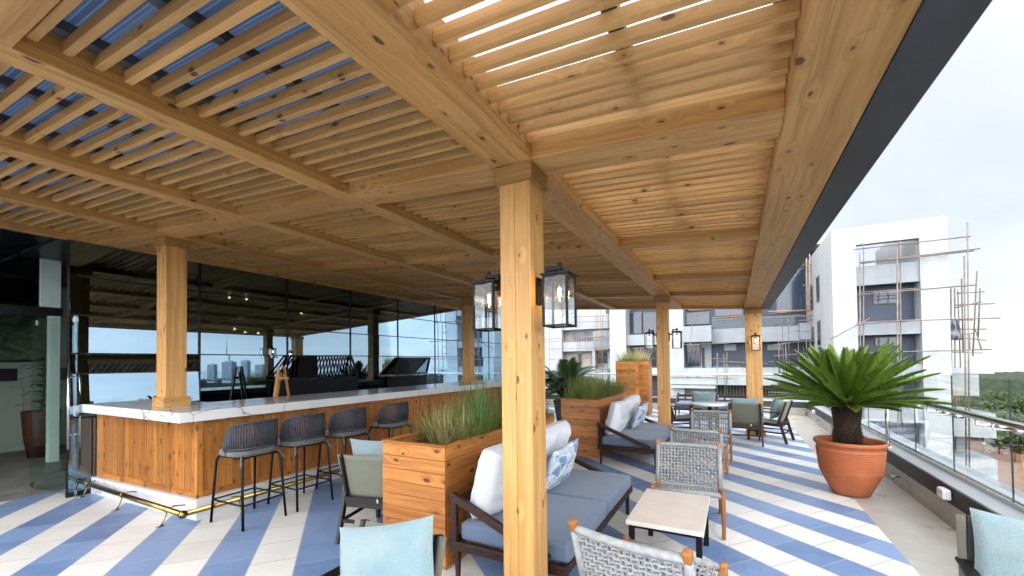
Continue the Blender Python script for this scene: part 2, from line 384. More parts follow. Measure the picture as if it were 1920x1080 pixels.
def tile_mat(name, a, b, sx, sy, ox=0, oy=0, rough=.3):
    t = NT(name); sp = t.new('ShaderNodeSeparateXYZ'); t.ln(t.coord('Object'), sp.inputs[0])
    def e(v, s, o):
        f = t.math('FRACT', t.math('DIVIDE', t.math('ADD', v, o), s)); return t.math('MULTIPLY', t.math('MINIMUM', f, t.math('SUBTRACT', 1, f)), s)
    ed = t.math('MINIMUM', e(sp.outputs[0], sx, ox), e(sp.outputs[1], sy, oy)); g = t.math('LESS_THAN', ed, .002)
    n = t.noise(t.coord('Object'), 3, 5, .6); c = t.ramp(n, [(.3, a), (.7, b)])
    c = t.mix(t.math('MULTIPLY', g, .6), c, tuple(x*.5 for x in a[:3])+(1,))
    return t.set(c, t.math('ADD', t.math('MULTIPLY', n, .2), rough-.1))
b = MB(); b.box(-7.86, 1.2, -9, 14.4, -.25, 0); tag(b.build('terrace_floor', stripe_mat()), kind='structure')
mb_tile = tile_mat('beige_border_tiles', (.40, .375, .335, 1), (.52, .49, .445, 1), .61, 1.2, .025, .3)
b = MB(); b.box(1.2, 1.9, -9, 14.4, -.25, -.002); tag(b.build('border_pavement', mb_tile), kind='structure')
b = MB(); b.box(-16, -7.86, -9, 14.4, -.25, -.004); tag(b.build('indoor_floor', tile_mat('lobby_carpet', (.14, .135, .12, 1), (.27, .26, .235, 1), 3, 3, 0, 0, .9)), kind='structure')

# parapet kerb with the glass balustrade that stands on it
M['kerbtile'] = tile_mat('kerb_tiles', (.37, .34, .30, 1), (.45, .42, .38, 1), 9, 1.2, 1.3, .2)
M['kerbcap'] = plain('grey_cap', (.36, .38, .40, 1), .45, 0, .06, 2)
M['kerbband'] = plain('charcoal_band', (.045, .045, .047, 1), .5, 0, .1, 3)
KX, KY = 1.815, 14.4
def kerb(name, label, along, ln0, ln1, cat='kerb'):
    t = thing(name, label, cat, (0, 0, 0))
    def bx(d0, d1, z0, z1):
        q = MB()
        if along == 'y': q.box(KX+d0, KX+d1, ln0, ln1, z0, z1, tone=.5)
        else: q.box(ln0, ln1, KY+d0, KY+d1, z0, z1, tone=.5)
        return q
    bx(0, .5, -.3, .218).build('tile_face', M['kerbtile'], t)
    bx(-.004, .12, .218, .385).build('charcoal_band', M['kerbband'], t)
    bx(-.012, .36, .385, .405).build('cap', M['kerbcap'], t, .003)
    bx(.12, .5, .218, .385).build('core', M['render2'], t)
    return t
kerb('parapet_kerb', 'long tiled parapet kerb with charcoal band under the glass balustrade', 'y', -9, KY+.5)
kerb('parapet_kerb', 'short parapet kerb closing the far end of the terrace', 'x', -7.3, KX-.013)
M['glassedge'] = plain('green_glass_edge', (.02, .045, .04, 1), .2)
def balustrade(label, pts_joint, along, z_hand=1.115):
    t = thing('glass_balustrade', label, 'balustrade')
    gx = KX+.19 if along == 'y' else KY+.19
    P = lambda d, l, z: (gx+d, l, z) if along == 'y' else (l, gx+d, z)
    ch = MB()
    a0, a1 = pts_joint[0], pts_joint[-1]
    for d in (-.022, .022): ch.bar(P(d, a0, .425), P(d, a1, .425), .02, .04, tone=.5)
    ch.build('channel', M['chrome'], t)
    for i in range(len(pts_joint)-1):
        q = MB(); c = [P(d, l, z) for d in (-.006, .006) for l in (pts_joint[i]+.009, pts_joint[i+1]-.009) for z in (.41, 1.44)]
        q.hexa(c, 1, .5); gp_ = q.build('glass_panel', M['balglass'], t)
        q = MB()
        q.hexa([P(d, l, z) for d in (-.0062, .0062) for l in (pts_joint[i]+.006, pts_joint[i]+.0089) for z in (.41, 1.4405)], 2, .5); q.build('glass_edge', M['glassedge'], gp_)
    q = MB(); q.tube([P(-.16, a0, z_hand), P(-.16, a1, z_hand)], .028, 14); q.build('handrail', M['chrome'], t)
    for i in range(len(pts_joint)):
        l = pts_joint[i]
        for s in (-.13, .13):
            q = MB(); q.tube([P(-.16, l+s, z_hand-.02), P(-.16, l+s, z_hand-.075), P(-.02, l+s, z_hand-.085)], .008, 8)
            q.tube([P(-.035, l+s, z_hand-.085), P(.03, l+s, z_hand-.085)], .024, 12)
            q.build('bracket', M['chrome'], t)
        if along == 'y' and abs(l+.45-7.9) < .5 or i in (0, len(pts_joint)-1):
            q = MB(); q.tube([P(-.16, l+.45, .4), P(-.16, l+.45, z_hand)], .024, 12); q.lathe([(.06, .405), (.06, .415), (.03, .42)], 16, P(-.16, l+.45, 0)); q.build('post', M['chrome'], t)
    return t
js = [-.2+k*1.03 for k in range(-5, 15)]
balustrade('glass balustrade with steel handrail along the open side of the terrace', [y-.01 for y in js], 'y')
balustrade('glass balustrade with thin steel handrail across the far end of the terrace', [-7.2+1.28*k for k in range(8)], 'x', 1.17)
# small fittings on the kerb
def junction(y, label, z=.30):
    t = thing('kerb_light', label, 'wall light', (KX-.03, y, z))
    q = MB(); q.box(-.045, .02, -.075, .075, -.05, .05, tone=.5); q.build('housing', M['white_plastic'], t, .018, 3)
    q = MB(); q.box(-.049, -.044, -.05, .05, -.03, .03, tone=.5); q.build('lens', M['lampglass'], t)
for y, l in ((5.52, 'big white kerb light in front of the aqua cushion chair'), (10.24, 'white kerb light showing just above the rim of the terracotta pot'), (12.9, 'white kerb light farthest along the kerb, near the far corner')):
    junction(y, l, .31 if y < 6 else .27)
for y, l in ((6.9, 'small steel tap on the kerb tiles right of the terracotta pot'), (12.35, 'small steel tap on the kerb tiles behind the cycad'), (14.1, 'farthest small steel tap on the kerb tiles')):
    t = thing('kerb_tap', l, 'tap', (KX, y, .13))
    q = MB(); q.tube([(0, 0, 0), (-.07, 0, 0), (-.075, 0, -.04)], .011, 8); q.build('spout', M['chrome'], t)
    q = MB(); q.box(-.075, -.03, -.06, .06, .022, .034, tone=.5); q.tube([(-.045, 0, 0), (-.045, 0, .028)], .008, 8); q.build('handle', M['chrome'], t)

# ------------------------------------------------------------------ pergola
Z0, SL = 2.75, .0664
rz_ = lambda x: Z0-SL*x
def rbox(b, x0, x1, y0, y1, d0, d1, grain, tone=None):
    b.hexa([(x, y, rz_(x)+d) for x in (x0, x1) for y in (y0, y1) for d in (d0, d1)], grain, tone)
PG = thing('timber_pergola', 'honey pine pergola of heavy beams and close slats over the whole terrace', 'pergola')
AX = [(-7.47, -7.30), (-5.81, -5.64), (-4.20, -4.03), (-2.725, -2.555), (-1.31, -1.02), (.225, .53)]
CY = [(.30, .505), (2.17, 2.43), (4.31, 4.44), (6.40, 6.52), (8.13, 8.33), (10.31, 10.46)]
Y0, Y1 = .16, 10.46
for i, (x0, x1) in enumerate(AX):
    b = MB(); d1 = .26 if i >= 4 else .22
    # heavy beams are glued from several boards
    k = 1
    for j in range(k):
        xa, xb = x0+(x1-x0)*j/k, x0+(x1-x0)*(j+1)/k
        cuts = [Y0, 2.3, Y1] if i < 4 else [Y0, 8.2, Y1]
        for ya, yb in zip(cuts, cuts[1:]): rbox(b, xa, xb-.0006, ya+.0004, yb-.0004, 0 if j != 1 else .0012, d1, 1, R.uniform(.45, .9))
    b.build('main_beam', M['pine'], PG, .004)
for (y0, y1) in CY:
    b = MB()
    for (xa, xb) in zip(AX, AX[1:]): rbox(b, xa[1]+.001, xb[0]-.001, y0, y1, .0015, .19, 0, R.uniform(.35, .85))
    b.build('cross_beam', M['pine'], PG, .003)
for (xa, xb) in zip(AX, AX[1:]):
    for (ya, yb) in zip(CY, CY[1:]):
        b = MB(); n = int((yb[0]-ya[1])/.1); st = (yb[0]-ya[1])/n
        for k in range(n):
            y = ya[1]+st*(k+.5)-.021+R.uniform(-.0012, .0012); dz = R.uniform(-.001, .001)
            rbox(b, xa[1]+.0015, xb[0]-.0015, y+.0045, y+.0375, .075+dz, .129+dz, 0)
        b.build('slat_panel', M['pine_slat'], PG, .0025)
# columns: shaft + capital (+ foot block on the counter or floor)
def column(cx, cy, w, zb, cap=True, foot=0, front=None):
    zt = rz_(cx)+.0
    b = MB(); h = w/2
    k = 2
    for i in range(k):
        b.box(cx-h+w*i/k, cx-h+w*(i+1)/k-.0005, cy-h+.0007*i, cy+h-.0007*i, zb, zt-.0, 2, tone=R.uniform(.55, .85))
    c = b.build('column', M['pine'], PG, .004)
    if cap:
        q = MB(); e = .024
        q.box(cx-h-e, cx+h+e, cy-h-e, cy+h+e, zt-.11, zt-.002, 0, tone=-.15); q.build('capital', M['pine'], c, .004)
    if foot:
        q = MB(); e = .03
        q.box(cx-h-e, cx+h+e, cy-h-e, cy+h+e, zb, zb+foot, 0, tone=.5); q.build('foot_block', M['pine'], c, .004)
    return c
ZB = 1.155
NEARC = (-1.155, 2.31)
column(NEARC[0], NEARC[1], .205, 0, True, .12)
column(at(322, 700, Y=2.42).x, 2.42, .215, ZB, True, .11)
column(-5.74, 8.45, .215, ZB, True, .11)
column(-1.165, 8.23, .205, 0, True, .12)
column(.39, 10.36, .30, 0, True, .12)
b = MB(); rbox(b, .534, .712, Y0, Y1+.02, .0, .26, 1, .5); b.build('fascia', M['fascia'], PG, .004)
# purlins under the corrugated sheets
for (xa, xb) in zip(AX, AX[1:]):
    for xc, w in ((xa[1]+.05, .07 if xb[0] < 0 else 0), ((xa[1]+xb[0])/2+.02, .06), (xb[0]-.05, .05)):
        if not w: continue
        b = MB(); rbox(b, xc-w/2, xc+w/2, Y0, Y1, .138, .184, 1, .5); b.build('purlin', M['steel_dark'], PG)
def sheet(x0, x1, mt, name):
    b = MB(); n = int((Y1-Y0)/.013)
    vs = []; fs = []
    for i in range(n+1):
        y = Y0+(Y1-Y0)*i/n; dz = .205+.012*max(-.6, min(.6, sin(y*2*pi/.078)*1.2))
        for x in (x0, (x0+x1)/2, x1): vs.append((x, y, rz_(x)+dz))
    for i in range(n):
        for j in range(2): a = i*3+j; fs.append((a, a+1, a+4, a+3))
    b.add(vs, fs, None, .5, True); b.build(name, mt, PG)
def sheetmat(name, dif, trans, f, ribf):
    t = NT(name); tl = t.new('ShaderNodeBsdfTranslucent'); sp = t.new('ShaderNodeSeparateXYZ'); t.ln(t.coord('Object'), sp.inputs[0])
    rib = t.math('LESS_THAN', t.math('FRACT', t.math('DIVIDE', sp.outputs[1], .021)), .2)     # the walls inside the twin-wall sheet
    rc = t.mix(rib, trans, tuple(x*k for x, k in zip(trans, ribf))+(1,)); t.ln(rc, tl.inputs[0]); t.set(t.mix(rib, dif, tuple(min(1, x*1.6) for x in dif[:3])+(1,)), .4)
    mx = t.new('ShaderNodeMixShader'); mx.inputs[0].default_value = f; t.ln(t.p.outputs[0], mx.inputs[1]); t.ln(tl.outputs[0], mx.inputs[2]); t.ln(mx.outputs[0], t.out.inputs[0]); return t.m
sheet(-1.17, .53, sheetmat('clear_polycarbonate', (.8, .82, .85, 1), (.60, .62, .65, 1), .8, (.75, .78, .8)), 'roof_sheet')
sheet(-7.47, -1.17, sheetmat('shaded_blue_polycarbonate', (.11, .14, .20, 1), (.030, .048, .088, 1), .5, (2.2, 2.2, 2.0)), 'roof_sheet')  # darkened blue: shade of the building overhead is put into the sheet colour

# ------------------------------------------------------------------ lanterns
def lantern():
    t = thing('wall_lantern', 'x', 'lantern', (0, 0, 0), 0, 'black glass lanterns on the pergola columns')
    # local: wall plane at y = 0, lantern hangs at -y ; origin at the centre of the wall plate
    q = MB(); q.box(-.035, .035, -.022, 0, -.13, .06); q.build('wall_plate', M['black'], t, .003)
    q = MB(); q.box(-.02, .02, -.10, -.022, -.0, .03); q.box(-.02, .02, -.10, -.07, .03, .10); q.box(-.022, .022, -.19, -.07, .10, .125); q.box(-.012, .012, -.18, -.156, .06, .155)
    q.build('bracket_arm', M['black'], t, .002)
    c, w, z0, z1 = -.165, .085, -.295, .06
    q = MB()
    for sx in (-1, 1):
        for sy in (-1, 1): q.box(sx*w-.0075, sx*w+.0075, c+sy*w-.0075, c+sy*w+.0075, z0, z1)
    for z in (z0, z1-.015):
        for s in (-1, 1):
            q.box(-w, w, c+s*w-.007, c+s*w+.007, z+.0007, z+.0143); q.box(s*w-.007, s*w+.007, c-w, c+w, z+.001, z+.0138)
    q.build('frame', M['black'], t)
    q = MB(); q.box(-w-.016, w+.016, c-w-.016, c+w+.016, z1, z1+.012); q.box(-w+.01, w-.01, c-w+.01, c+w-.01, z1+.012, z1+.02); q.build('lid', M['black'], t)
    for sx, sy in ((1, 0), (-1, 0), (0, 1), (0, -1)):
        q = MB(); e = w-.0075
        if sx: q.box(sx*w-.0015, sx*w+.0015, c-e, c+e, z0+.015, z1-.015, tone=.5)
        else: q.box(-e, e, c+sy*w-.0015, c+sy*w+.0015, z0+.015, z1-.015, tone=.5)
        q.build('pane', M['lampglass'], t)
    q = MB(); q.tube([(0, c, z1), (0, c, z1-.06)], .017, 12); q.build('socket', M['black'], t)
    q = MB(); q.lathe([(.011, -.0), (.013, -.02), (.026, -.06), (.031, -.085), (.027, -.108), (.014, -.122), (.001, -.126)], 20, (0, c, z1-.06)); bu = q.build('bulb', M['bulb'], t)
    q = MB(); q.tube([(.006*cos(a*1.3), c+.006*sin(a*1.3), z1-.085-.055*abs(((a/9) % 2)-1)) for a in range(0, 37)], .0036, 5); q.tube([(0, c, z1-.08), (0, c, z1-.14)], .005, 6); q.build('filament', M['filament'], bu)
    return t
L0 = lantern(); w2 = .1035
spots = [(NEARC[0]+w2, NEARC[1], 2.089, pi/2, 'big lantern on the right face of the nearest column'),
         (NEARC[0]-w2, NEARC[1], 2.089, -pi/2, 'big lantern on the left face of the nearest column'),
         (-1.165-w2, 8.23, 2.10, -pi/2, 'small looking lantern left of the middle column behind the second sofa'),
         (-1.165+w2, 8.23, 2.10, pi/2, 'small looking lantern right of the middle column behind the second sofa'),
         (.42, 10.36-.15, 2.065, 0, 'lantern on the front face of the farthest column by the dining chairs')]
for i, (x, y, z, a, l) in enumerate(spots):
    o = L0 if i == 0 else copy_tree(L0); o.location = (x, y, z); o.rotation_euler = (0, 0, a); o.scale = (.86, .86, .86); o['label'] = l

# ------------------------------------------------------------------ glass facade
XF = -7.35
FA = thing('glass_facade', 'tall reflective glass curtain wall behind the bar with slim black mullions', 'glass wall')
ms = [1.94+1.445*k for k in range(10)]; FZ = 3.34
tz = [0.02, .98, 1.80, 2.29, 2.79, FZ]
M['mull'] = plain('black_mullion', (.014, .016, .018, 1), .35, 0, .1, 4)
for y in ms:
    q = MB(); w_ = .006 if y < 2 else .014; q.box(XF-(.02 if y < 2 else .05), XF+.012, y-w_, y+w_, 0, FZ, tone=.5); q.build('mullion', M['mull'], FA)
for z in tz[1:-1]:
    q = MB(); q.box(XF-.045, XF+.008, ms[0]+.014, ms[-1], z-.009, z+.009, tone=.5); q.build('transom', M['mull'], FA)
q = MB(); q.box(XF-.06, XF+.02, ms[0], ms[-1], FZ, FZ+.3, tone=.5); q.build('head_panel', M['mull'], FA)
q = MB(); q.box(XF-.06, XF+.014, ms[0], ms[-1], -.01, .06, tone=.5); q.build('sill', M['mull'], FA)
for i in range(len(ms)-1):
    for j in range(len(tz)-1):
        y0, y1, z0, z1 = ms[i]+.012, ms[i+1]-.012, tz[j]+.008, tz[j+1]-.008
        if i == 0 and j in (1,):   # two small vents stand open here
            for (za, zb, tl, nm) in ((1.545, 1.79, -11, 'open_vent'), (1.0, 1.535, 3.5, 'open_vent')):
                q = MB(); q.box(-.006, 0, y0, y1, za-zb, 0, tone=.5); o = q.build(nm, M['facade'], FA)
                if tl < 0: o.location = (XF+.012, 0, zb); o.rotation_euler = (0, rad(tl), 0)
                else: o.location = (XF+.004, 0, zb); o.rotation_euler = (0, rad(-tl), 0)
            continue
        q = MB(); yy = R.uniform(-.0025, .0025); c = [(XF+dx+ (yy if y == y1 else 0), y, z) for dx in (-.006, 0) for y in (y0, y1) for z in (z0, z1)]
        q.hexa(c, 1, .5); q.build('glass_pane', M['facade'], FA)
# end return of the facade
q = MB(); q.box(-16, XF-.06, ms[-1]-.2, ms[-1], 0, FZ+.3, tone=.5); q.build('end_wall', M['render'], FA)
# recessed entrance, left of the bar
EN = thing('entrance_screen', 'recessed glass entrance with pale green posts left of the bar', 'entrance')
M['palegreen'] = plain('pale_green_frame', (.56, .68, .64, 1), .4, 0, .06, 2)
xe = -9.32
y0p, y1p = at(92, 700, X=xe).y, at(113, 700, X=xe).y
zl = at(60, 590, X=xe).z; zh = at(60, 574, X=xe).z
q = MB(); q.box(xe-.12, xe, y0p, y1p, .16, zl, tone=.5); q.build('post', M['palegreen'], EN, .004)
q = MB(); q.box(xe-.13, xe+.012, y0p-.012, y1p+.012, 0, .16, tone=.5); q.build('post_foot', M['steel_dark'], EN)
q = MB(); q.box(xe-.12, xe, y0p-.1, y1p, zh, 3.3, tone=.5); q.build('post', M['palegreen'], EN, .004)
q = MB(); q.box(xe-.13, xe+.02, -9, y1p+.02, zl, zh, tone=.5); q.build('lintel', M['mull'], EN)
for y0, y1 in ((-1.0, .75), (.77, y0p-.11)):
    q = MB(); q.box(xe-.05, xe-.04, y0, y1, zh, 3.3, tone=.5); q.build('upper_pane', M['facade'], EN)
q = MB(); q.box(xe-.05, xe-.04, -9, -.6, .02, zl, tone=.5); q.build('side_pane', M['facade'], EN)
q = MB(); q.box(xe, XF+.012, -9, 1.95, 3.34, 3.6, tone=.5); q.build('soffit', M['mull'], EN)
# open glass door leaf
GD = thing('glass_door', 'open frameless glass door with long steel pull handles beside the bar', 'door')
A, B_ = V((-7.27, 2.005, 0)), V((-8.43, 1.875, 0)); d = (B_-A).normalized(); nrm = V((-d.y, d.x, 0))
q = MB(); q.hexa([A+d*a+nrm*s+V((0, 0, z)) for a in (0, 1.165) for s in (-.006, .006) for z in (.015, 2.28)], 0, .5); q.build('leaf', M['doorglass'], GD)
for s in (-1, 1):
    q = MB(); p = A+d*.07+nrm*s*.055
    q.tube([p+V((0, 0, .60)), p+V((0, 0, 1.69))], .016, 12)
    for z in (.78, 1.5): q.tube([A+d*.07+V((0, 0, z)), p+V((0, 0, z))], .009, 8)
    q.build('pull_handle', M['chrome'], GD)
q = MB(); q.hexa([A+d*a+nrm*s+V((0, 0, z)) for a in (.01, .07) for s in (-.014, .014) for z in (1.02, 1.14)], 2, .5); q.build('lock', M['chrome'], GD)
for a in (.02, 1.02):
    for z in (.02, 2.2):
        q = MB(); q.hexa([A+d*aa+nrm*s+V((0, 0, zz)) for aa in (a, a+.1) for s in (-.014, .014) for zz in (z, z+.06)], 0, .5); q.build('patch_fitting', M['chrome'], GD)
# lobby behind
LB = thing('lobby_wall', 'dim sage green panelled lobby wall seen through the open entrance', 'wall')
M['sagewall'] = plain('sage_panelling', (.25, .31, .26, 1), .6, 0, .06, 1)
q = MB(); q.box(-12.6, -12.4, -6, 14.2, 0, 3.6, tone=.5); q.build('panelling', M['sagewall'], LB)
q = MB()
for y in [-3+.62*k for k in range(27)]: q.box(-12.4, -12.375, y, y+.07, .1, 1.25, tone=.5)
q.box(-12.4, -12.36, -6, 14.2, 1.25, 1.36, tone=.5); q.box(-12.4, -12.37, -6, 14.2, 0, .12, tone=.5); q.box(-12.4, -12.36, -6, 14.2, 1.62, 1.72, tone=.5)
q.build('moulding', M['sagewall'], LB, .004)
for y in (1.4, 2.15, 2.9):
    q = MB(); q.box(-12.4, -12.385, y, y+.42, 1.37, 1.61, tone=.5); q.build('niche', M['mull'], LB)
q = MB(); q.box(-16, xe-.001, -9, 14.2, 3.3, 3.6, tone=.5); q.box(xe, XF-.06, 1.951, 14.2, 3.3, 3.6, tone=.5); q.build('ceiling', M['mull'], LB)
q = MB(); q.box(-16, xe, -9.2, -9, 0, 3.6, tone=.5); q.build('side_wall', M['sagewall'], LB)
# painting in the lobby: loose painted foliage
t = NT('foliage_painting'); co = t.coord('Object'); n1 = t.noise(co, 3.2, 5, .6, 1.8); n2 = t.noise(co, 1.6, 3)
c = t.ramp(n1, [(.3, (.012, .03, .022, 1)), (.46, (.03, .09, .06, 1)), (.58, (.10, .12, .05, 1)), (.68, (.22, .16, .03, 1)), (.78, (.22, .09, .05, 1))]); t.set(c, .6)
PA = thing('wall_painting', 'dark painting of loose green and ochre foliage on the lobby wall', 'painting', (0, 0, 0))
q = MB(); q.box(-12.37, -12.33, .1, 3.0, 1.78, 3.1, tone=.5); q.build('canvas', t.m, PA)
q = MB()
for a in ((.06, .1, 1.74, 3.14), (3.0, 3.04, 1.74, 3.14)): q.box(-12.375, -12.32, a[0], a[1], a[2], a[3], tone=.5)
for z in (1.74, 3.1): q.box(-12.374, -12.321, .1, 3.0, z, z+.04, tone=.5)
q.build('frame', M['mull'], PA)
# warm pendant lights deep inside (they show as the reflected dots in the glass)
for i, (px, py, X_) in enumerate(((430, 558, -10.5), (462, 561, -10.5), (440, 617, -11.5), (460, 623, -11.5), (484, 625, -11.5), (565, 588, -9.5))):
    p = at(px, py, X=X_)
    t = thing('pendant_lamp', 'tiny warm pendant lamp glowing inside behind the bar glass', 'lamp', p, 0, 'small pendant lamps inside behind the bar glass')
    q = MB(); q.lathe([(.001, -.03), (.025, -.02), (.03, 0), (.02, .025), (.006, .04)], 12); q.build('bulb', emis('warm_bulb', (1, .62, .3, 1), 14) if i == 0 else bpy.data.materials['warm_bulb'], t)
    q = MB(); q.tube([(0, 0, .04), (0, 0, 3.29-p.z)], .004, 5); q.build('cord', M['mull'], t)

# ------------------------------------------------------------------ bar counter
BAR = thing('bar_counter', 'long bar with white marble top over knotty pine panels', 'bar counter')
q = MB()
q.prism([(-7.335, 2.06), (-4.90, 2.08), (-4.90, 9.6), (-5.98, 9.6), (-5.98, 2.86), (-7.335, 2.86)], ZB-.105, ZB, tone=.5)
q.build('countertop', M['marble'], BAR, .004)
fyx = lambda x: 2.32-max(0, -5.08-x)/2.25*.125
q = MB(); q.prism([(-7.335, fyx(-7.335)-.04), (-5.0, 2.28), (-5.0, 2.85), (-7.335, 2.85)], 0, .21, tone=.5); q.box(-5.9, -5.0, 2.85, 9.55, 0, .2095, tone=.5); q.build('plinth', M['marble'], BAR)
q = MB(); q.box(-7.335, -5.12, 2.36, 2.8, .21, ZB-.105, tone=.4); q.box(-5.85, -5.12, 2.8, 9.5, .21, ZB-.106, tone=.4); q.build('carcass', M['barwood'], BAR)
fx = -5.08; fy = 2.32
def boards(b, a0, a1, z0, z1, off, axis):
    a = a0
    while a < a1-.01:
        w = min(R.uniform(.085, .12), a1-a)
        if axis == 'x': b.box(a, a+w-.0012, fyx(a)+off, fyx(a)+off+.18, z0, z1, 2)
        else: b.box(fx-off-.03, fx-off, a, a+w-.0012, z0, z1, 2)
        a += w
q = MB(); boards(q, -7.335, fx-.06, .21, ZB-.106, .012, 'x'); q.build('panel_boards', M['barwood'], BAR, .0015)
q = MB(); boards(q, fy+.06, 9.5, .21, ZB-.106, .012, 'y'); q.build('panel_boards', M['barwood'], BAR, .0015)
q = MB()
q.box(fx-.06, fx+.004, fy-.004, fy+.06, .206, ZB-.106, 2)
y = fy+.06
while y < 9.3:
    q.box(fx-.012, fx+.002, y+.52, y+.60, .2105, ZB-.107, 2); q.box(fx-.012, fx, y+.001, y+.519, .211, .275, 1); q.box(fx-.012, fx, y+.001, y+.519, ZB-.16, ZB-.108, 1); y += .6
x = fx-.06
while x > -6.9:
    ya, yb, yc = fyx(x), fyx(x-.44), fyx(x-.52)
    q.box(x-.52, x-.44, yc-.002, yc+.03, .2105, ZB-.107, 2)
    for za, zb_ in ((.211, .275), (ZB-.16, ZB-.108)): q.hexa([(xx, yy+d, z) for xx, yy in ((x-.439, yb), (x-.001, ya)) for d in (0, .03) for z in (za, zb_)], 0)
    x -= .52
q.build('panel_frame', M['barwood'], BAR, .004)
FR = MB(); rx, ry, rzz = -4.84, 2.09, .155
FR.tube([(-7.32, ry, rzz), (rx, ry, rzz)], .026, 14); FR.tube([(rx, ry, rzz), (rx, 9.4, rzz)], .026, 14); rail = FR.build('foot_rail', M['brass'], BAR)
q = MB(); q.lathe([(.001, -.042), (.03, -.03), (.043, 0), (.03, .03), (.001, .042)], 20, (rx, ry, rzz)); q.build('corner_ball', M['brass'], rail)
def brk(p, dirv):
    q = MB(); p = V(p); dv = V(dirv)
    q.tube([p+dv*.155, p+dv*.05+V((0, 0, .02)), p+V((0, 0, .0))], .006, 6); q.tube([p-V((0, 0, .01)), p+V((0, 0, -.1))-dv*.03, p-dv*.06+V((0, 0, -.152))], .007, 6)
    q.tube([p-dv*.03+V((0, 0, -.152)), p-dv*.1+V((0, 0, -.152))], .009, 6)
    q.tube([p+V((0, 0, 0))-V((dv.y, dv.x, 0))*.012, p+V((dv.y, dv.x, 0))*.012], .03, 12)
    q.build('rail_bracket', M['brass'], rail)
for x in (-7.2, -6.2, -5.15): brk((x, ry, rzz), (0, 1, 0))
for y in (2.62, 3.75, 4.9, 6.0, 7.1, 8.3): brk((rx, y, rzz), (-1, 0, 0))
# ------------------------------------------------------------------ cushions
def pillow(b, w, h, t, n=22, seed=0, boxy=False):
    e = 6 if boxy else 2.6
    def P(u, v, s):
        u = u*2-1; v = v*2-1
        k = (1-abs(u)**e)*(1-abs(v)**e); th = t/2*max(0, k)**(.36 if boxy else .5)
        pin = .0 if boxy else .07
        x = w/2*u*(1-pin*(1-v*v)); z = h/2*v*(1-pin*(1-u*u))
        nz = noise.noise(V((u*2.2+seed, v*2.2, s*3)))*.20*t*k+noise.noise(V((u*5+v*4+seed, v*2.5-u*3, s)))*.10*t*k**.5*(1-k*.5)
        return (x, s*th+nz*.6, z)
    # leave the seam shared: both halves meet along the edge
    b.surf(lambda u, v: P(u, v, 1), n, n, .5, uvs=1); b.surf(lambda u, v: P(1-u, v, -1), n, n, .5, uvs=1)
    return b
def cushion(name, label, cat, w, h, t, mt, loc, rx=0, rz=0, ry=0, seed=0, boxy=False, group=None):
    o = pillow(MB(), w, h, t, 26, seed, boxy).build(name, mt)
    o.location = loc; o.rotation_euler = (rx, ry, rz)
    return tag(o, label, cat, group)
def patmat():
    t = NT('blue_leaf_print'); co = t.coord('Object', (1, 1, 1))
    w = t.new('ShaderNodeTexNoise'); w.inputs['Scale'].default_value = 5; t.ln(co, w.inputs[0])
    ad = t.new('ShaderNodeVectorMath', operation='MULTIPLY_ADD'); t.ln(w.outputs['Color'], ad.inputs[0]); ad.inputs[1].default_value = (.12, .12, .12); t.ln(co, ad.inputs[2])
    v = t.new('ShaderNodeTexVoronoi', feature='F1'); v.inputs['Scale'].default_value = 12; t.ln(ad.outputs[0], v.inputs['Vector'])
    ve = t.new('ShaderNodeTexVoronoi', feature='DISTANCE_TO_EDGE'); ve.inputs['Scale'].default_value = 12; t.ln(ad.outputs[0], ve.inputs['Vector'])
    sc = t.new('ShaderNodeSeparateColor'); t.ln(v.outputs['Color'], sc.inputs[0])
    rings = t.math('FRACT', t.math('MULTIPLY', v.outputs['Distance'], 9)); ang = t.new('ShaderNodeTexWave'); ang.inputs['Scale'].default_value = 16; ang.inputs['Distortion'].default_value = 5; t.ln(ad.outputs[0], ang.inputs['Vector'])
    c = t.ramp(sc.outputs[0], [(0, (.62, .68, .72, 1)), (.38, (.62, .68, .72, 1)), (.4, (.20, .31, .47, 1)), (.66, (.30, .41, .55, 1)), (.68, (.42, .52, .60, 1)), (.9, (.48, .52, .50, 1))], 'CONSTANT')
    line = t.math('MULTIPLY', t.math('LESS_THAN', rings, .22), t.math('GREATER_THAN', sc.outputs[1], .45))
    c = t.mix(t.math('MULTIPLY', line, .8), c, (.08, .17, .38, 1))
    st = t.math('MULTIPLY', t.math('GREATER_THAN', ang.outputs['Fac'], .72), t.math('LESS_THAN', sc.outputs[1], .5))
    c = t.mix(t.math('MULTIPLY', st, .75), c, (.10, .22, .45, 1))
    c = t.mix(t.math('MULTIPLY', t.math('LESS_THAN', ve.outputs['Distance'], .035), .9), c, (.70, .72, .74, 1))
    return t.set(c, .85)
M['print'] = patmat()

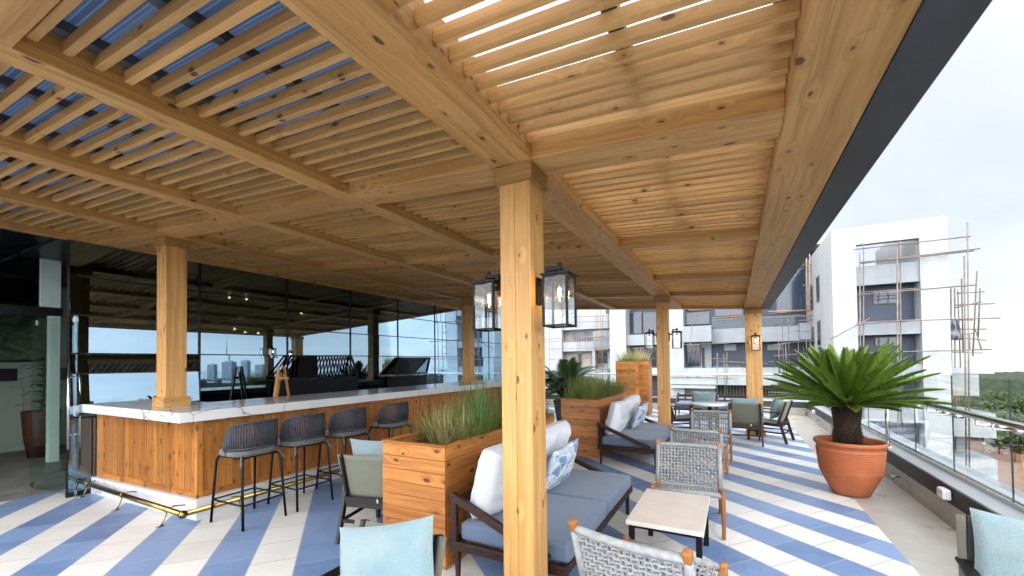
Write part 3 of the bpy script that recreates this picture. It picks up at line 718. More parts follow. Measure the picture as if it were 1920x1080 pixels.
# ------------------------------------------------------------------ bar stools
def stool():
    t = thing('bar_stool', 'x', 'bar stool', (0, 0, 0), 0, 'slate woven bar stools along the bar')
    sw, sd, zs = .20, .21, .69
    def legpts(sx, sy): return [(sx*.225, sy*.275, 0), (sx*.212, sy*.245, .35), (sx*.20, sy*.222, zs-.05), (sx*.193, sy*.205, zs-.012), (sx*.17, sy*.185, zs)]
    for sx in (-1, 1):
        for sy in (-1, 1):
            q = MB(); q.tube(legpts(sx, sy), .0125, 10); q.build('leg', M['black'], t)
    q = MB(); q.tube([(-.17, -.185, zs), (.17, -.185, zs), (.2, .1, zs), (.17, .185, zs), (-.17, .185, zs), (-.2, .1, zs)], .011, 8, closed=True); q.build('seat_frame', M['black'], t)
    q = MB(); fz = .235; a, c = .218, .256
    for p0, p1 in (((-a, -c, fz), (a, -c, fz)), ((-a, c, fz), (a, c, fz)), ((-a, -c, fz), (-a, c, fz)), ((a, -c, fz), (a, c, fz))): q.tube([p0, p1], .009, 8)
    q.build('footrest', M['black'], t)
    q = MB()
    def S(u, v):
        a = u*2*pi; r = min(1, v*1.0)
        cx, cy = cos(a), sin(a); k = (abs(cx)**3.2+abs(cy)**3.2)**(-1/3.2)
        return (cx*k*.225*r, cy*k*.225*r+.01, 0)
    def T(u, v):
        # bottom (v<.25) -> side -> top
        if v < .3: p = S(u, v/.3); z = 0
        elif v < .7: p = S(u, 1); k = (v-.3)/.4; bul = .012*sin(pi*k); p = (p[0]*(1+bul*3), p[1]*(1+bul*3), 0); z = .05*k
        else: p = S(u, 1-(v-.7)/.3); z = .05+.012*sin((v-.7)/.3*pi/2)
        return (p[0], p[1], z+zs+.012)
    q.surf(T, 40, 20, .5); cu = q.build('seat_cushion', M['seat_grey'], t)
    for sx in (-1, 1):
        q = MB()
        for k in range(3): q.bar((sx*.2, -.2, zs+.02), (sx*(.21+.015*k), -.235-.012*k, zs-.055-.01*k), .012, .003)
        q.build('tie', M['seat_grey'], cu)
    # woven back: cords between a top and a bottom rail round the rear
    def arc(a, z):
        sa_, ca_ = sin(a), cos(a); k = (abs(sa_)**2.7+abs(ca_)**2.7)**(-1/2.7); return (.238*sa_*k, -.225*ca_*k, z)
    A_ = 1.62
    top = lambda a: 1.04-.17*(abs(a)/A_)**5.0
    bot = lambda a: .785-.02*(abs(a)/A_)**2
    q = MB(); N = 36
    for i in range(N+1):
        a = -A_+2*A_*i/N
        p0, p1 = V(arc(a, bot(a))), V(arc(a, top(a))); md = (p0+p1)/2; md.x *= 1.03; md.y *= 1.03
        q.tube([p0, md, p1], .0098, 6)
    q.build('woven_back', M['rope_dark'], t)
    q = MB(); pts = [arc(-A_+2*A_*i/30, top(-A_+2*A_*i/30)) for i in range(31)]; q.tube(pts, .0135, 8)
    pts2 = [arc(-A_+2*A_*i/30, bot(-A_+2*A_*i/30)) for i in range(31)]; q.tube(pts2, .012, 8)
    for s in (0, -1): q.tube([pts2[s], pts[s]], .0125, 8); q.tube([pts2[s], (pts2[s][0]*.92, pts2[s][1]-.01, zs)], .011, 8)
    q.build('back_rail', M['rope_dark'], t)
    return t
S0 = stool()
for i, (y, l) in enumerate(((2.565, 'nearest slate woven bar stool, at the corner of the bar'), (3.16, 'second bar stool from the bar corner, with slate woven back'), (3.80, 'third bar stool from the bar corner, behind the green sling chair'), (4.62, 'farthest bar stool, behind the grass planter'))):
    o = S0 if i == 0 else copy_tree(S0); o.location = (-4.555, y, 0); o.rotation_euler = (0, 0, pi/2+(.03, -.02, .02, .0)[i]); o['label'] = l

# ------------------------------------------------------------------ olive sling chairs
def sling(fabricmat, woodmat):
    t = thing('sling_chair', 'x', 'chair', (0, 0, 0), 0, 'olive sling chairs with dark wooden frames')
    for s in (-1, 1):
        q = MB(); q.bar((s*.27, -.37, 0), (s*.265, -.25, .44), .03, .05, (0, 1, 0)); q.build('leg', woodmat, t, .004)
        q = MB(); q.bar((s*.27, .29, 0), (s*.27, .27, .585), .03, .045, (0, 1, 0)); q.build('leg', woodmat, t, .004)
        q = MB(); q.bar((s*.265, -.215, .33), (s*.235, -.36, .80), .03, .045, (0, 1, 0)); q.build('back_post', woodmat, t, .004)
        q = MB(); q.bar((s*.28, .33, .60), (s*.275, -.30, .585), .055, .022); q.build('armrest', woodmat, t, .006)
        for r_ in (((s*.262, .28, .36), (s*.262, -.28, .34), .025, .05), ((s*.268, .28, .20), (s*.268, -.31, .19), .02, .03)):
            q = MB(); q.bar(*r_); q.build('side_rail', woodmat, t, .003)
    for r_ in (((-.25, -.275, .335), (.25, -.275, .335), .025, .055), ((-.25, -.318, .19), (.25, -.318, .19), .02, .032), ((-.255, .275, .36), (.255, .275, .36), .025, .05)):
        q = MB(); q.bar(*r_); q.build('cross_rail', woodmat, t, .003)
    q = MB(); q.surf(lambda u, v: ((u-.5)*.53, .29-.53*v, .415-.05*v-.03*sin(pi*v)*(1-(2*u-1)**4)), 8, 14, .5); q.build('seat_sling', fabricmat, t, solid=.008)
    q = MB(); q.surf(lambda u, v: ((u-.5)*.60*(1-.04*v), -.205-.14*v+.02*(1-(2*u-1)**2)*0-.03*sin(pi*u)*.6, .38+.42*v), 12, 10, .5); q.build('back_sling', fabricmat, t, solid=.008)
    q = MB(); q.bar((-.26, -.292, .385), (.26, -.292, .385), .008, .04); q.build('strap', woodmat, t)
    q = MB(); q.box(.08, .105, -.302, -.295, .365, .405); q.build('buckle', M['chrome'], t, .004)
    return t
C0 = sling(M['olive'], M['walnut']); C1 = sling(M['olive'], M['blackwood'])
p = at(637, 1015, Z=0)
def put(o, x, y, rz, l): o.location = (x, y, 0); o.rotation_euler = (0, 0, rz); o['label'] = l; return o
put(C1, p.x+.20, p.y+.38, rad(14), 'black framed olive sling chair left of the near planter, seen from behind')
pb = at(745, 985, Z=.86); put(copy_tree(C1), pb.x-.065, pb.y-.25, rad(183), 'olive sling chair with the big aqua cushion, at the bottom of the picture')
pr_ = at(1802, 960, Z=.86); put(copy_tree(C1), pr_.x+.26, pr_.y-.22, rad(170), 'olive sling chair with an aqua cushion beside the kerb, in the lower right corner')
put(C0, .17, 9.33, rad(2), 'olive sling chair turned away beside the round table, in front of the far column')
put(copy_tree(C0), .60, 9.83, rad(72), 'sling chair with a sage cushion right of the far column')
c2 = sling(M['olive_dark'], M['walnut']); put(c2, -1.02, 9.75, rad(-68), 'dark sling chair just right of the middle column')
put(copy_tree(C0), -.62, 10.55, rad(178), 'sling chair behind the round table with an aqua cushion')
cushion('cushion', 'big square aqua cushion with a woven texture, leaning on the near sling chair', 'cushion', .56, .48, .16, M['aqua'], (pb.x-.02, pb.y-.055, .64), rad(-14), rad(8), rad(-13), 1, group='aqua seat cushions')
cushion('cushion', 'aqua cushion in the lower right corner beside the kerb', 'cushion', .54, .48, .16, M['aqua'], (pr_.x+.285, pr_.y-.055, .625), rad(-14), rad(-10), rad(4), 2, group='aqua seat cushions')
cushion('cushion', 'aqua cushion peeping over the back of the sling chair by the bar stools', 'cushion', .5, .46, .15, M['aqua'], (p.x+.24, p.y+.38-.165, .70), rad(12), rad(14), 0, 3, group='aqua seat cushions')
cushion('cushion', 'aqua cushion showing over the back of the turned away chair at the round table', 'cushion', .48, .46, .14, M['aqua'], (.17, 9.18, .665), rad(14), rad(2), 0, 4, group='aqua seat cushions')
cushion('cushion', 'aqua cushion on the chair behind the round table', 'cushion', .50, .46, .15, M['aqua'], (-.62, 10.70, .66), rad(-14), 0, 0, 5, group='aqua seat cushions')
cushion('cushion', 'sage green cushion on the chair right of the far column', 'cushion', .48, .48, .16, M['sage'], (.75, 9.88, .655), rad(14), rad(72), 0, 6)

# ------------------------------------------------------------------ sofas
def sofa():
    t = thing('outdoor_sofa', 'x', 'sofa', (0, 0, 0), 0, 'dark framed sofas with blue grey seats')
    # local: back at x = 0, front at x = .95, runs 0..L along y
    L, D = 1.98, .93; w = M['walnut']
    for y in (.04, L-.04):
        for x, h in ((.05, .30), (D-.05, .30)):
            q = MB(); q.bar((x, y, 0), (x, y, h), .028, .028, (0, 1, 0), .045, .045); q.build('leg', w, t, .004)
    for y0 in (.0, L-.045):
        q = MB(); q.box(.0, D, y0, y0+.045, .235, .30, 0); q.build('end_rail', w, t, .005)
        q = MB(); q.box(.015, .06, y0+.0005, y0+.0445, .30, .60, 2); q.build('back_post', w, t, .005)
        q = MB(); yc = y0+.0225
        q.bar((.005, yc, .635), (.80, yc, .315), .05, .055); q.build('sloping_arm', w, t, .006)
    q = MB(); q.box(D-.045, D-.0005, .046, L-.046, .24, .295, 1); q.box(.0005, .045, .046, L-.046, .24, .295, 1); q.box(.45, .5, .046, L-.046, .24, .27, 1); q.build('long_rail', w, t, .005)
    q = MB()
    q.box(.012, .05, .046, L-.046, .55, .61, 1)
    for k in range(7): q.box(.02, .045, .2+k*.26, .24+k*.26, .295, .55, 2)
    q.build('back_frame', w, t, .004)
    for k in range(2):
        q = MB(); y0 = .05+k*(L-.1)/2
        q.box(.06, D+.0, y0+.002, y0+(L-.1)/2-.002, .295, .43, 1, tone=.5); q.build('seat_cushion', M['sofa_blue'], t, .032, 4)
    return t
SO = sofa(); SX1, SY1 = -1.90, 2.52; SX2, SY2 = -1.93, 6.42
SO.location = (SX1, SY1, 0); SO['label'] = 'near dark framed sofa with blue grey seat cushions behind the nearest column'
s2 = copy_tree(SO); s2.location = (SX2, SY2, 0); s2['label'] = 'second dark framed sofa with blue grey seats in front of the grass planter'
s3 = copy_tree(SO); s3.location = (-1.5, 13.3, 0); s3.rotation_euler = (0, 0, rad(-90)); s3['label'] = 'far dark sofa without cushions at the end of the terrace'
for n, (sx, sy) in enumerate(((SX1, SY1), (SX2, SY2))):
    wl = ('near sofa', 'second sofa')[n]
    cushion('back_cushion', 'large white back cushion on the camera end of the '+wl, 'cushion', .80, .54, .22, M['white_fabric'], (sx+.20, sy+.50, .69), rad(13), rad(93), rad(3), 7+n, True, 'white sofa back cushions')
    cushion('back_cushion', 'large white back cushion on the far end of the '+wl, 'cushion', .80, .56, .22, M['white_fabric'], (sx+.21, sy+1.33, .705), rad(15), rad(88), rad(-3), 9+n, True, 'white sofa back cushions')
    cushion('print_cushion', 'blue and white leaf print cushion on the '+wl, 'cushion', .46, .46, .14, M['print'], (sx+.455, sy+1.12, .655), rad(22), rad(80), rad(-8), 11+n, False, 'leaf print cushions')

# ------------------------------------------------------------------ planters and their plants
def planter(label, x0, x1, y0, y1, zt, mt=M['cedar'], soil=.06):
    t = thing('timber_planter', label, 'planter', ((x0+x1)/2, (y0+y1)/2, 0)); hx, hy = (x1-x0)/2, (y1-y0)/2
    n = max(5, round(zt/.105)); hh = zt/n
    for nm, ax, s in (('front_boards', 'y', -1), ('back_boards', 'y', 1), ('side_boards', 'x', 1), ('side_boards', 'x', -1)):
        q = MB()
        for k in range(n):
            z0, z1 = k*hh+.001, (k+1)*hh-.0012
            if ax == 'y': q.box(-hx, hx, min(s*hy, s*(hy-.025)), max(s*hy, s*(hy-.025)), z0, z1, 0)
            else: q.box(min(s*hx, s*(hx-.025)), max(s*hx, s*(hx-.025)), -hy+.0255, hy-.0255, z0, z1, 1)
        q.build(nm, mt, t, .003)
    q = MB(); r = .045
    q.box(-hx-.004, hx+.004, -hy-.004, -hy+r, zt, zt+.018, 0); q.box(-hx-.004, hx+.004, hy-r, hy+.004, zt, zt+.018, 0)
    q.box(-hx-.004, -hx+r, -hy+r, hy-r, zt, zt+.0175, 1); q.box(hx-r, hx+.004, -hy+r, hy-r, zt, zt+.0175, 1)
    q.build('rim', mt, t, .004)
    q = MB(); q.surf(lambda u, v: ((u-.5)*2*(hx-.024), (v-.5)*2*(hy-.024), zt-soil+.02*noise.noise(V((u*6, v*14, hx)))), 10, 24, .5); q.build('soil', M['soil'], t)
    return t
P1 = planter('long pine board planter of grasses behind the near sofa', -2.69, -2.02, 2.63, 4.90, .955)
P2 = planter('pine board planter of grass behind the second sofa', -2.70, -2.0, 6.85, 8.85, .955)
TA = at(1191, 678, Y=12.0); TB = at(1208, 678, Y=12.9)
P3 = planter('front one of the two tall slim pine planters, with straw coloured grass', TA.x-.56, TA.x, 12.0, 12.52, TA.z)
P4 = planter('rear one of the two tall slim pine planters, half hidden by the front one', TB.x-.40, TB.x+.16, 12.72, 13.24, TA.z)
def blade(b, p, d, L, w, droop, n=5, tone=None, curl=0):
    # one leaf blade: a tapering folded strip that bends over with its own weight
    p = V(p); d = V(d).normalized(); side = d.cross(V((0, 0, 1)))
    if side.length < .05: side = V((cos(L*99), sin(L*99), 0))
    side.normalize(); vs = []; fs = []
    for i in range(n+1):
        t = i/n; ww = w*(1-t)**.7*(.35+.65*min(1, t*5)) if i < n else 0
        vs += [p-side*ww, p+side*ww]
        d = (d+V((0, 0, -droop/n*(.4+1.5*t)))).normalized(); p = p+d*(L/n)
    for i in range(n): fs.append((2*i, 2*i+1, 2*i+3, 2*i+2))
    b.add(vs, fs, None, tone, True)
def tuft(b, c, n, L, w, spread, droop, up=1.0, dens=.05):
    for k in range(n):
        a = R.uniform(0, 2*pi); s = R.random()**.7*spread; r = R.random()**.5*dens
        l = L*R.uniform(.55, 1.1)
        blade(b, (c[0]+r*cos(a), c[1]+r*sin(a), c[2]-.01), (s*cos(a), s*sin(a), up), l, w*R.uniform(.7, 1.3), droop*R.uniform(.5, 1.4))
def bed(label, x0, x1, y0, y1, z, spec, cat='grass'):
    for name, mt, lab, groups in spec:
        b = MB()
        for (n, cnt, L, w, sp, dr, dens) in groups:
            for k in range(n):
                c = (R.uniform(x0+.07, x1-.07), y0+.08+(y1-y0-.16)*(k+R.uniform(.2, .8))/n, z); tuft(b, c, cnt, L, w, sp, dr, 1, dens)
        o = b.build(name, mt); tag(o, lab, cat, None, 'stuff')
zs = .955-.06
b = MB()
for k in range(110): tuft(b, (R.uniform(-2.62, -2.08), R.uniform(2.98, 4.84), zs), 50, .42, .0028, .95, 1.5, 1, .07)
tag(b.build('fine_grass', M['grass']), 'fine green grass filling the near planter', 'grass', None, 'stuff')
b = MB()
for c in ((-2.28, 2.98), (-2.42, 3.02), (-2.2, 3.12)): tuft(b, (c[0], c[1], zs), 90, .42, .0034, .75, .8, 1, .06)
for k in range(8): tuft(b, (R.uniform(-2.6, -2.15), R.uniform(2.9, 4.7), zs), 8, .5, .003, .5, .5, 1, .03)
tag(b.build('straw_grass', M['drygrass']), 'straw coloured grass tuft at the front corner of the near planter', 'grass', None, 'stuff')
b = MB()
for c in ((-2.16, 3.36), (-2.2, 3.5), (-2.3, 3.42), (-2.14, 3.95), (-2.2, 4.1), (-2.25, 4.5), (-2.5, 3.9), (-2.45, 4.4)): tuft(b, (c[0], c[1], zs), 40, .68, .0045, .34, .28, 1, .05)
for k in range(12): tuft(b, (R.uniform(-2.62, -2.12), R.uniform(2.95, 4.75), zs), 5, .6, .0042, .6, .3, 1, .03)
tag(b.build('tall_grass', M['sedge']), 'tall upright blue green blades standing in the near planter', 'grass', None, 'stuff')
b = MB()
for k in range(8):
    c = (R.uniform(-2.5, -2.12), R.uniform(2.75, 3.5), zs)
    for j in range(9): a = j*2.4; blade(b, c, (cos(a), sin(a), .5), .07, .011, .4, 3)
tag(b.build('succulents', leafmat('succulent_leaf', (.16, .22, .17, 1), (.36, .42, .38, 1), .1)), 'small pale succulents at the foot of the grasses in the near planter', 'plant', None, 'stuff')
b = MB()
for k in range(80): tuft(b, (R.uniform(-2.62, -2.08), R.uniform(6.92, 8.78), zs), 44, .46, .0045, .75, 1.1, 1, .07)
for k in range(14): tuft(b, (R.uniform(-2.6, -2.1), R.uniform(6.95, 7.9), zs), 34, .60, .0045, .4, .6, 1, .05)
tag(b.build('planter_grass', M['grass']), 'lush green grass arching out of the planter behind the second sofa', 'grass', None, 'stuff')
for (x, y, l, mt) in ((TA.x-.28, 12.26, 'pale green fountain grass on the front tall planter', M['grass']), (TB.x-.12, 12.98, 'straw coloured fountain grass on the rear tall planter', M['drygrass'])):
    b = MB()
    for k in range(9): tuft(b, (x+R.uniform(-.18, .18), y+R.uniform(-.16, .16), TA.z-.05), 34, .55, .006, .9, 1.3, 1, .05)
    tag(b.build('fountain_grass', mt), l, 'grass', None, 'stuff')
b = MB()
for k in range(5): tuft(b, (TA.x-.28+R.uniform(-.18, .18), 12.26+R.uniform(-.16, .16), TA.z-.05), 18, .58, .006, .9, 1.3, 1, .05)
tag(b.build('fountain_grass', M['drygrass']), 'dry blades mixed into the grass of the front tall planter', 'grass', None, 'stuff')

def frond(b, base, dirv, L, droop, leaf, width, n, lw, vang=.45, fwd=.75, rach=.006, leafdroop=.15):
    d = V(dirv).normalized(); p = V(base); pts = [p.copy()]; N = 14; ds = [d.copy()]
    for i in range(N):
        d = (d+V((0, 0, -droop/N*(.3+1.4*i/N)))).normalized(); p = p+d*(L/N); pts.append(p.copy()); ds.append(d.copy())
    tone = R.random(); b.tube(pts, [rach*(1-.8*i/N) for i in range(N+1)], 5, tone=.9)
    for k in range(n):
        t = .10+.90*(k+.5)/n; f = t*N; i = min(N-1, int(f)); fr = f-i
        q = pts[i].lerp(pts[i+1], fr); dd = ds[i]
        side = dd.cross(V((0, 0, 1)))
        if side.length < .05: side = V((1, 0, 0))
        side.normalize(); upv = side.cross(dd)
        prof = width*(min(1, .35+t*2.2))*(1-.72*max(0, (t-.6)/.4)**1.6)
        for s in (-1, 1):
            ld = (side*s*cos(vang)+upv*sin(vang)+dd*fwd).normalized()
            ln_ = prof*R.uniform(.92, 1.06); e = q+ld*ln_+V((0, 0, -leafdroop*ln_)); mid = q+ld*ln_*.5
            wv = dd.cross(ld).cross(ld).normalized()*lw
            b.add([q-wv*.5, q+wv*.5, mid+wv*.55, e, mid-wv*.55], [(0, 1, 2, 4), (4, 2, 3)], None, min(1, max(0, tone*.5+R.uniform(0, .5))), False)
# terracotta pot and cycad
PX, PYY = 1.215, 6.33
pt = thing('terracotta_pot', 'large ribbed terracotta pot holding the cycad', 'plant pot', (PX, PYY, 0))
prof = [(.0, .004), (.225, .004), (.24, .015), (.275, .07), (.325, .15), (.362, .21), (.385, .26)]
z = .27
while z < .535: prof += [(.388+(z-.27)*.14, z), (.399+(z-.27)*.14, z+.006), (.399+(z-.27)*.14, z+.012), (.388+(z-.27)*.14, z+.018)]; z += .0195
prof += [(.428, .56), (.43, .585), (.45, .595), (.462, .612), (.462, .63), (.452, .645), (.425, .645), (.412, .63), (.41, .56)]
prof = [(r*.77, z) for r, z in prof]; q = MB(); q.lathe(prof, 64, (0, 0, 0), .5); q.build('pot_body', M['terracotta'], pt)
q = MB(); q.lathe([(0, .575), (.15, .58), (.317, .57)], 40, (0, 0, 0), .5); q.build('soil', M['soil'], pt)
cy = thing('cycad', 'cycad with a dense crown of stiff dark green fronds in the terracotta pot', 'cycad', (PX-.02, PYY, .575))
q = MB()
for k in range(420):
    z = .0+.46*k/420; a = k*2.39996; r = .115+.009*sin(z*20); c = V((r*cos(a), r*sin(a), z)); o = V((cos(a), sin(a), .5))
    sd = V((-sin(a), cos(a), 0))
    q.add([c-sd*.016, c+sd*.016, c+o*.035+V((0, 0, .02)), c+V((0, 0, .03))-o*.01], [(0, 1, 2), (0, 2, 3), (1, 3, 2)], None, R.random())
q.lathe([(.10, 0), (.12, .1), (.12, .4), (.08, .5), (.0, .52)], 24, (0, 0, 0), .3); q.build('trunk', M['bark'], cy)
q = MB()
K = 84
for k in range(K):
    u = (k+.5)/K; a = k*2.39996+R.uniform(-.15, .15)
    el = rad(1+70*u**1.0)+R.uniform(-.05, .05); L = R.uniform(.76, .88)*(1-.14*max(0, u-.5))
    if u > .94: L *= .55
    if u < .10: L *= .5
    c = V((cos(a)*.06, sin(a)*.06, .47+.06*u))
    frond(q, c, (cos(a)*cos(el), sin(a)*cos(el), sin(el)), L, .16+.10*(1-u), .1, .118, 58, .0112, .6, .9, .008, .04)
q.build('crown', M['cycad'], cy)
# areca palm between the planters
pa = at(1068, 790, Y=9.6)
gp = thing('plant_pot', 'slate grey pot of the palm between the two grass planters', 'plant pot', (pa.x-.1, 9.6, 0))
q = MB(); q.lathe([(0, .003), (.2, .003), (.24, .3), (.29, .62), (.31, .66), (.29, .68), (.26, .66), (.25, .6), (0, .6)], 36, (0, 0, 0), .5); q.build('pot_body', M['grey_pot'], gp)
pm = thing('areca_palm', 'bushy dark green palm behind the second planter', 'palm', (pa.x-.1, 9.6, .6))
q = MB()
for k in range(12): a = k*2.4; q.tube([(.1*cos(a), .1*sin(a), 0), (.14*cos(a), .14*sin(a), .4), (.2*cos(a), .2*sin(a), .6)], .012, 6)
q.build('stem', M['palm'], pm)
q = MB()
for k in range(64):
    u = R.random(); a = k*2.39996; el = rad(R.uniform(5, 78)); L = R.uniform(.6, 1.05)
    frond(q, (.14*cos(a), .14*sin(a), R.uniform(.1, .55)), (cos(a)*cos(el), sin(a)*cos(el), sin(el)), L, 1.0, .2, .25, 26, .017, .3, .9, .006, .3)
q.build('crown', M['palm'], pm)

# ------------------------------------------------------------------ rope lounge chairs
def weave(b, P, nu, nv, r=.0062, amp=.0055, tone=None):
    def pt(u, v, s):
        p = P(u, v); e = .01
        n = (P(min(1, u+e), v)-P(max(0, u-e), v)).cross(P(u, min(1, v+e))-P(u, max(0, v-e))).normalized()
        return p+n*s
    for i in range(nu):
        u = (i+.5)/nu; b.tube([pt(u, j/nv, amp*(1 if (i+j) % 2 else -1)) for j in range(nv+1)], r, 5, False, R.random())
    for j in range(nv):
        v = (j+.5)/nv; b.tube([pt(i/nu, v, amp*(-1 if (i+j) % 2 else 1)) for i in range(nu+1)], r, 5, False, R.random())
def ropechair():
    t = thing('rope_chair', 'x', 'lounge chair', (0, 0, 0), 0, 'grey woven rope lounge chairs with teak frames')
    W = .305
    bp = lambda s, k: V((s*(W-.0*k), -.245-.145*k, .27+.45*k))           # back post, k 0..1
    for s in (-1, 1):
        q = MB(); q.bar((s*W, -.40, 0), (s*W, -.235, .29), .03, .045, (0, 1, 0), .034, .055); q.bar(bp(s, 0), bp(s, .12), .036, .05, (0, 1, 0)); q.build('leg', M['teak'], t, .006)
        q = MB(); q.bar((s*W, .30, 0), (s*W, .30, .425), .03, .04, (0, 1, 0), .04, .05); q.build('leg', M['teak'], t, .008)
        q = MB(); q.tube([bp(s, .10), bp(s, .5), bp(s, .93)], .025, 12); q.build('wrapped_post', M['rope'], t)
        q = MB(); q.bar(bp(s, .92), bp(s, 1.06), .046, .05, (0, 1, 0)); q.build('knob', M['teak'], t, .012, 2)
        for r_ in (((s*W, -.25, .285), (s*W, .285, .385), .03, .04), ((s*W, -.31, .16), (s*W, .285, .17), .026, .035)):
            q = MB(); q.bar(*r_); q.build('side_rail', M['teak'], t, .005)
    b0 = lambda u, v: bp(-1, .06+.88*v).lerp(bp(1, .06+.88*v), u)+V((0, -.035*sin(pi*u), 0))
    q = MB(); pts = [b0(i/12, 1)+V((0, 0, .004)) for i in range(13)]; q.tube(pts, .024, 12); q.build('wrapped_rail', M['rope'], t)
    q = MB(); pts = [b0(i/12, 0) for i in range(13)]; q.tube(pts, .018, 10); q.build('wrapped_rail', M['rope'], t)
    q = MB(); q.tube([(-W, .30, .39), (W, .30, .39)], .024, 12)
    q.build('wrapped_rail', M['rope'], t)
    Pb = lambda u, v: b0(.035+.93*u, .03+.94*v)
    q = MB(); weave(q, Pb, 17, 12, .0085, .006); q.build('woven_back', M['rope'], t)
    Ps = lambda u, v: V((-W+.03+(2*W-.06)*u, .29-.53*v, .395-.105*v-.02*sin(pi*v)))
    q = MB(); weave(q, Ps, 17, 15, .0085, .006); q.build('woven_seat', M['rope'], t)
    return t
RC = ropechair()
for i, (x, y, a, l) in enumerate(((-.43, 2.53, -11, 'nearest woven rope lounge chair, back to the camera, at the bottom of the picture'), (-.43, 4.50, 184, 'woven rope lounge chair facing the camera behind the travertine table'),
                                  (-.435, 6.34, -5, 'woven rope lounge chair with its back to the camera, third from the camera'), (-.37, 7.82, 181, 'farthest woven rope lounge chair, facing the camera'))):
    o = RC if i == 0 else copy_tree(RC); put(o, x, y, rad(a), l)
# tables
t = thing('coffee_table', 'low travertine topped coffee table with black legs between rope chairs', 'coffee table', (-.475, 3.63, 0))
q = MB(); q.box(-.27, .27, -.44, .44, .388, .42, tone=.5); q.build('tabletop', M['travertine'], t, .003, 2)
for sx in (-1, 1):
    for sy in (-1, 1):
        q = MB(); q.box(sx*.235-.02, sx*.235+.02, sy*.395-.02, sy*.395+.02, 0, .375, tone=.5); q.build('leg', M['black'], t, .002)
q = MB()
for s in (-1, 1): q.box(s*.235-.015, s*.235+.015, -.375, .375, .36, .387, tone=.5); q.box(-.2195, .2195, s*.395-.015, s*.395+.015, .361, .3865, tone=.5)
q.build('frame', M['black'], t)
t = thing('round_table', 'small round white topped table among the far sling chairs', 'table', (-.45, 9.40, 0))
q = MB(); q.lathe([(0, .70), (.35, .70), (.365, .708), (.365, .735), (.36, .74), (0, .74)], 48, (0, 0, 0), .5); q.build('tabletop', M['marble'], t)
q = MB(); q.lathe([(0, .003), (.24, .003), (.24, .012), (.04, .03), (.035, .66), (.12, .70)], 32, (0, 0, 0), .5); q.build('pedestal', M['black'], t)

# ------------------------------------------------------------------ things behind the bar
t = thing('easel', 'small light wood easel standing behind the bar', 'easel', (-6.72, 4.31, 0))
q = MB(); q.bar((.02, -.30, 0), (.0, -.045, 1.60), .025, .045, (1, 0, 0)); q.build('leg', M['pine'], t, .003)
q = MB(); q.bar((.02, .30, 0), (.0, .045, 1.60), .025, .045, (1, 0, 0)); q.build('leg', M['pine'], t, .003)
q = MB(); q.bar((-.38, 0, 0), (-.02, 0, 1.5), .025, .04, (0, 1, 0)); q.build('leg', M['pine'], t, .003)
for r_ in (((.018, -.11, 1.40), (.018, .11, 1.40), .02, .04), ((.02, -.22, .85), (.02, .22, .85), .04, .03)):
    q = MB(); q.bar(*r_); q.build('cross_bar', M['pine'], t, .003)
def rack(label, px, xb, flat):
    # sloping slatted black rack: upper edge near the glass, lower edge further out
    c = [at(px[0][0], px[0][1], X=-7.31), at(px[1][0], px[1][1], X=-7.31), at(px[3][0], px[3][1], X=xb), at(px[2][0], px[2][1], X=xb)]
    t = thing('slatted_rack', label, 'rack', (-7.1, (c[0].y+c[1].y)/2, 0), 0, 'slatted black racks behind the bar')
    o = V(t.location); c = [q-o for q in c]; A = lambda u, v: c[0].lerp(c[1], u).lerp(c[3].lerp(c[2], u), v)
    q = MB()
    for u, v, u2, v2 in ((0, 0, 1, 0), (0, 1, 1, 1), (0, 0, 0, 1), (1, 0, 1, 1)): q.bar(A(u, v), A(u2, v2), .04, .03, tone=.5)
    q.build('frame', M['black'], t)
    n = 21
    for k in range(1, n):
        u = k/n
        if flat[0] < u < flat[1]: continue
        q = MB(); q.bar(A(u, 0), A(u, 1), .024, .012, (1, 0, 0), tone=.5); q.build('slat', M['black'], t)
    q = MB(); q.add([A(flat[0], 0), A(flat[1], 0), A(flat[1], 1), A(flat[0], 1)], [(0, 1, 2, 3)]); q.build('solid_panel', M['black'], t, solid=.012)
    q = MB(); zt = A(0, 1).z
    q.box(-.22, -.06, c[3].y-.02, c[2].y+.02, -o.z+.0, zt-.05, tone=.5); q.build('cabinet', M['black'], t, .005)
rack('long black slatted rack on a cabinet behind the bar, right of the easel', [(537, 668), (658, 667), (526, 710), (672, 706)], -7.14, (.2, .42))
rack('shorter black slatted rack behind the bar at its far end', [(747, 671), (806, 671), (737, 702), (800, 699)], -7.14, (.02, .12))
# plant and pot in the lobby
lp = at(78, 740, X=-11.2)
t = thing('red_pot', 'rust red pot in the dim lobby beside the entrance post', 'plant pot', (-11.2, lp.y, 0))
M['oxblood'] = plain('oxblood_glaze', (.07, .02, .013, 1), .5)
q = MB(); q.lathe([(0, .003), (.17, .003), (.22, .4), (.25, .8), (.25, .84), (.22, .84), (.2, .78), (0, .78)], 28, (0, 0, 0), .5); q.build('pot_body', M['oxblood'], t)
t = thing('fiddle_plant', 'dark broad leaved plant in the lobby seen through the entrance', 'plant', (-11.2, lp.y, .78)); q = MB(); q.tube([(0, 0, 0), (.02, .03, .5), (0, .05, 1.0)], .02, 6); q.build('stem', M['bark'], t)
q = MB()
for k in range(44):
    a = k*2.4; z_ = .1+1.0*k/44; blade(q, (0, .04*z_, z_), (cos(a), sin(a), .45), R.uniform(.28, .42), .065, .9, 5)
q.build('foliage', M['palm'], t)
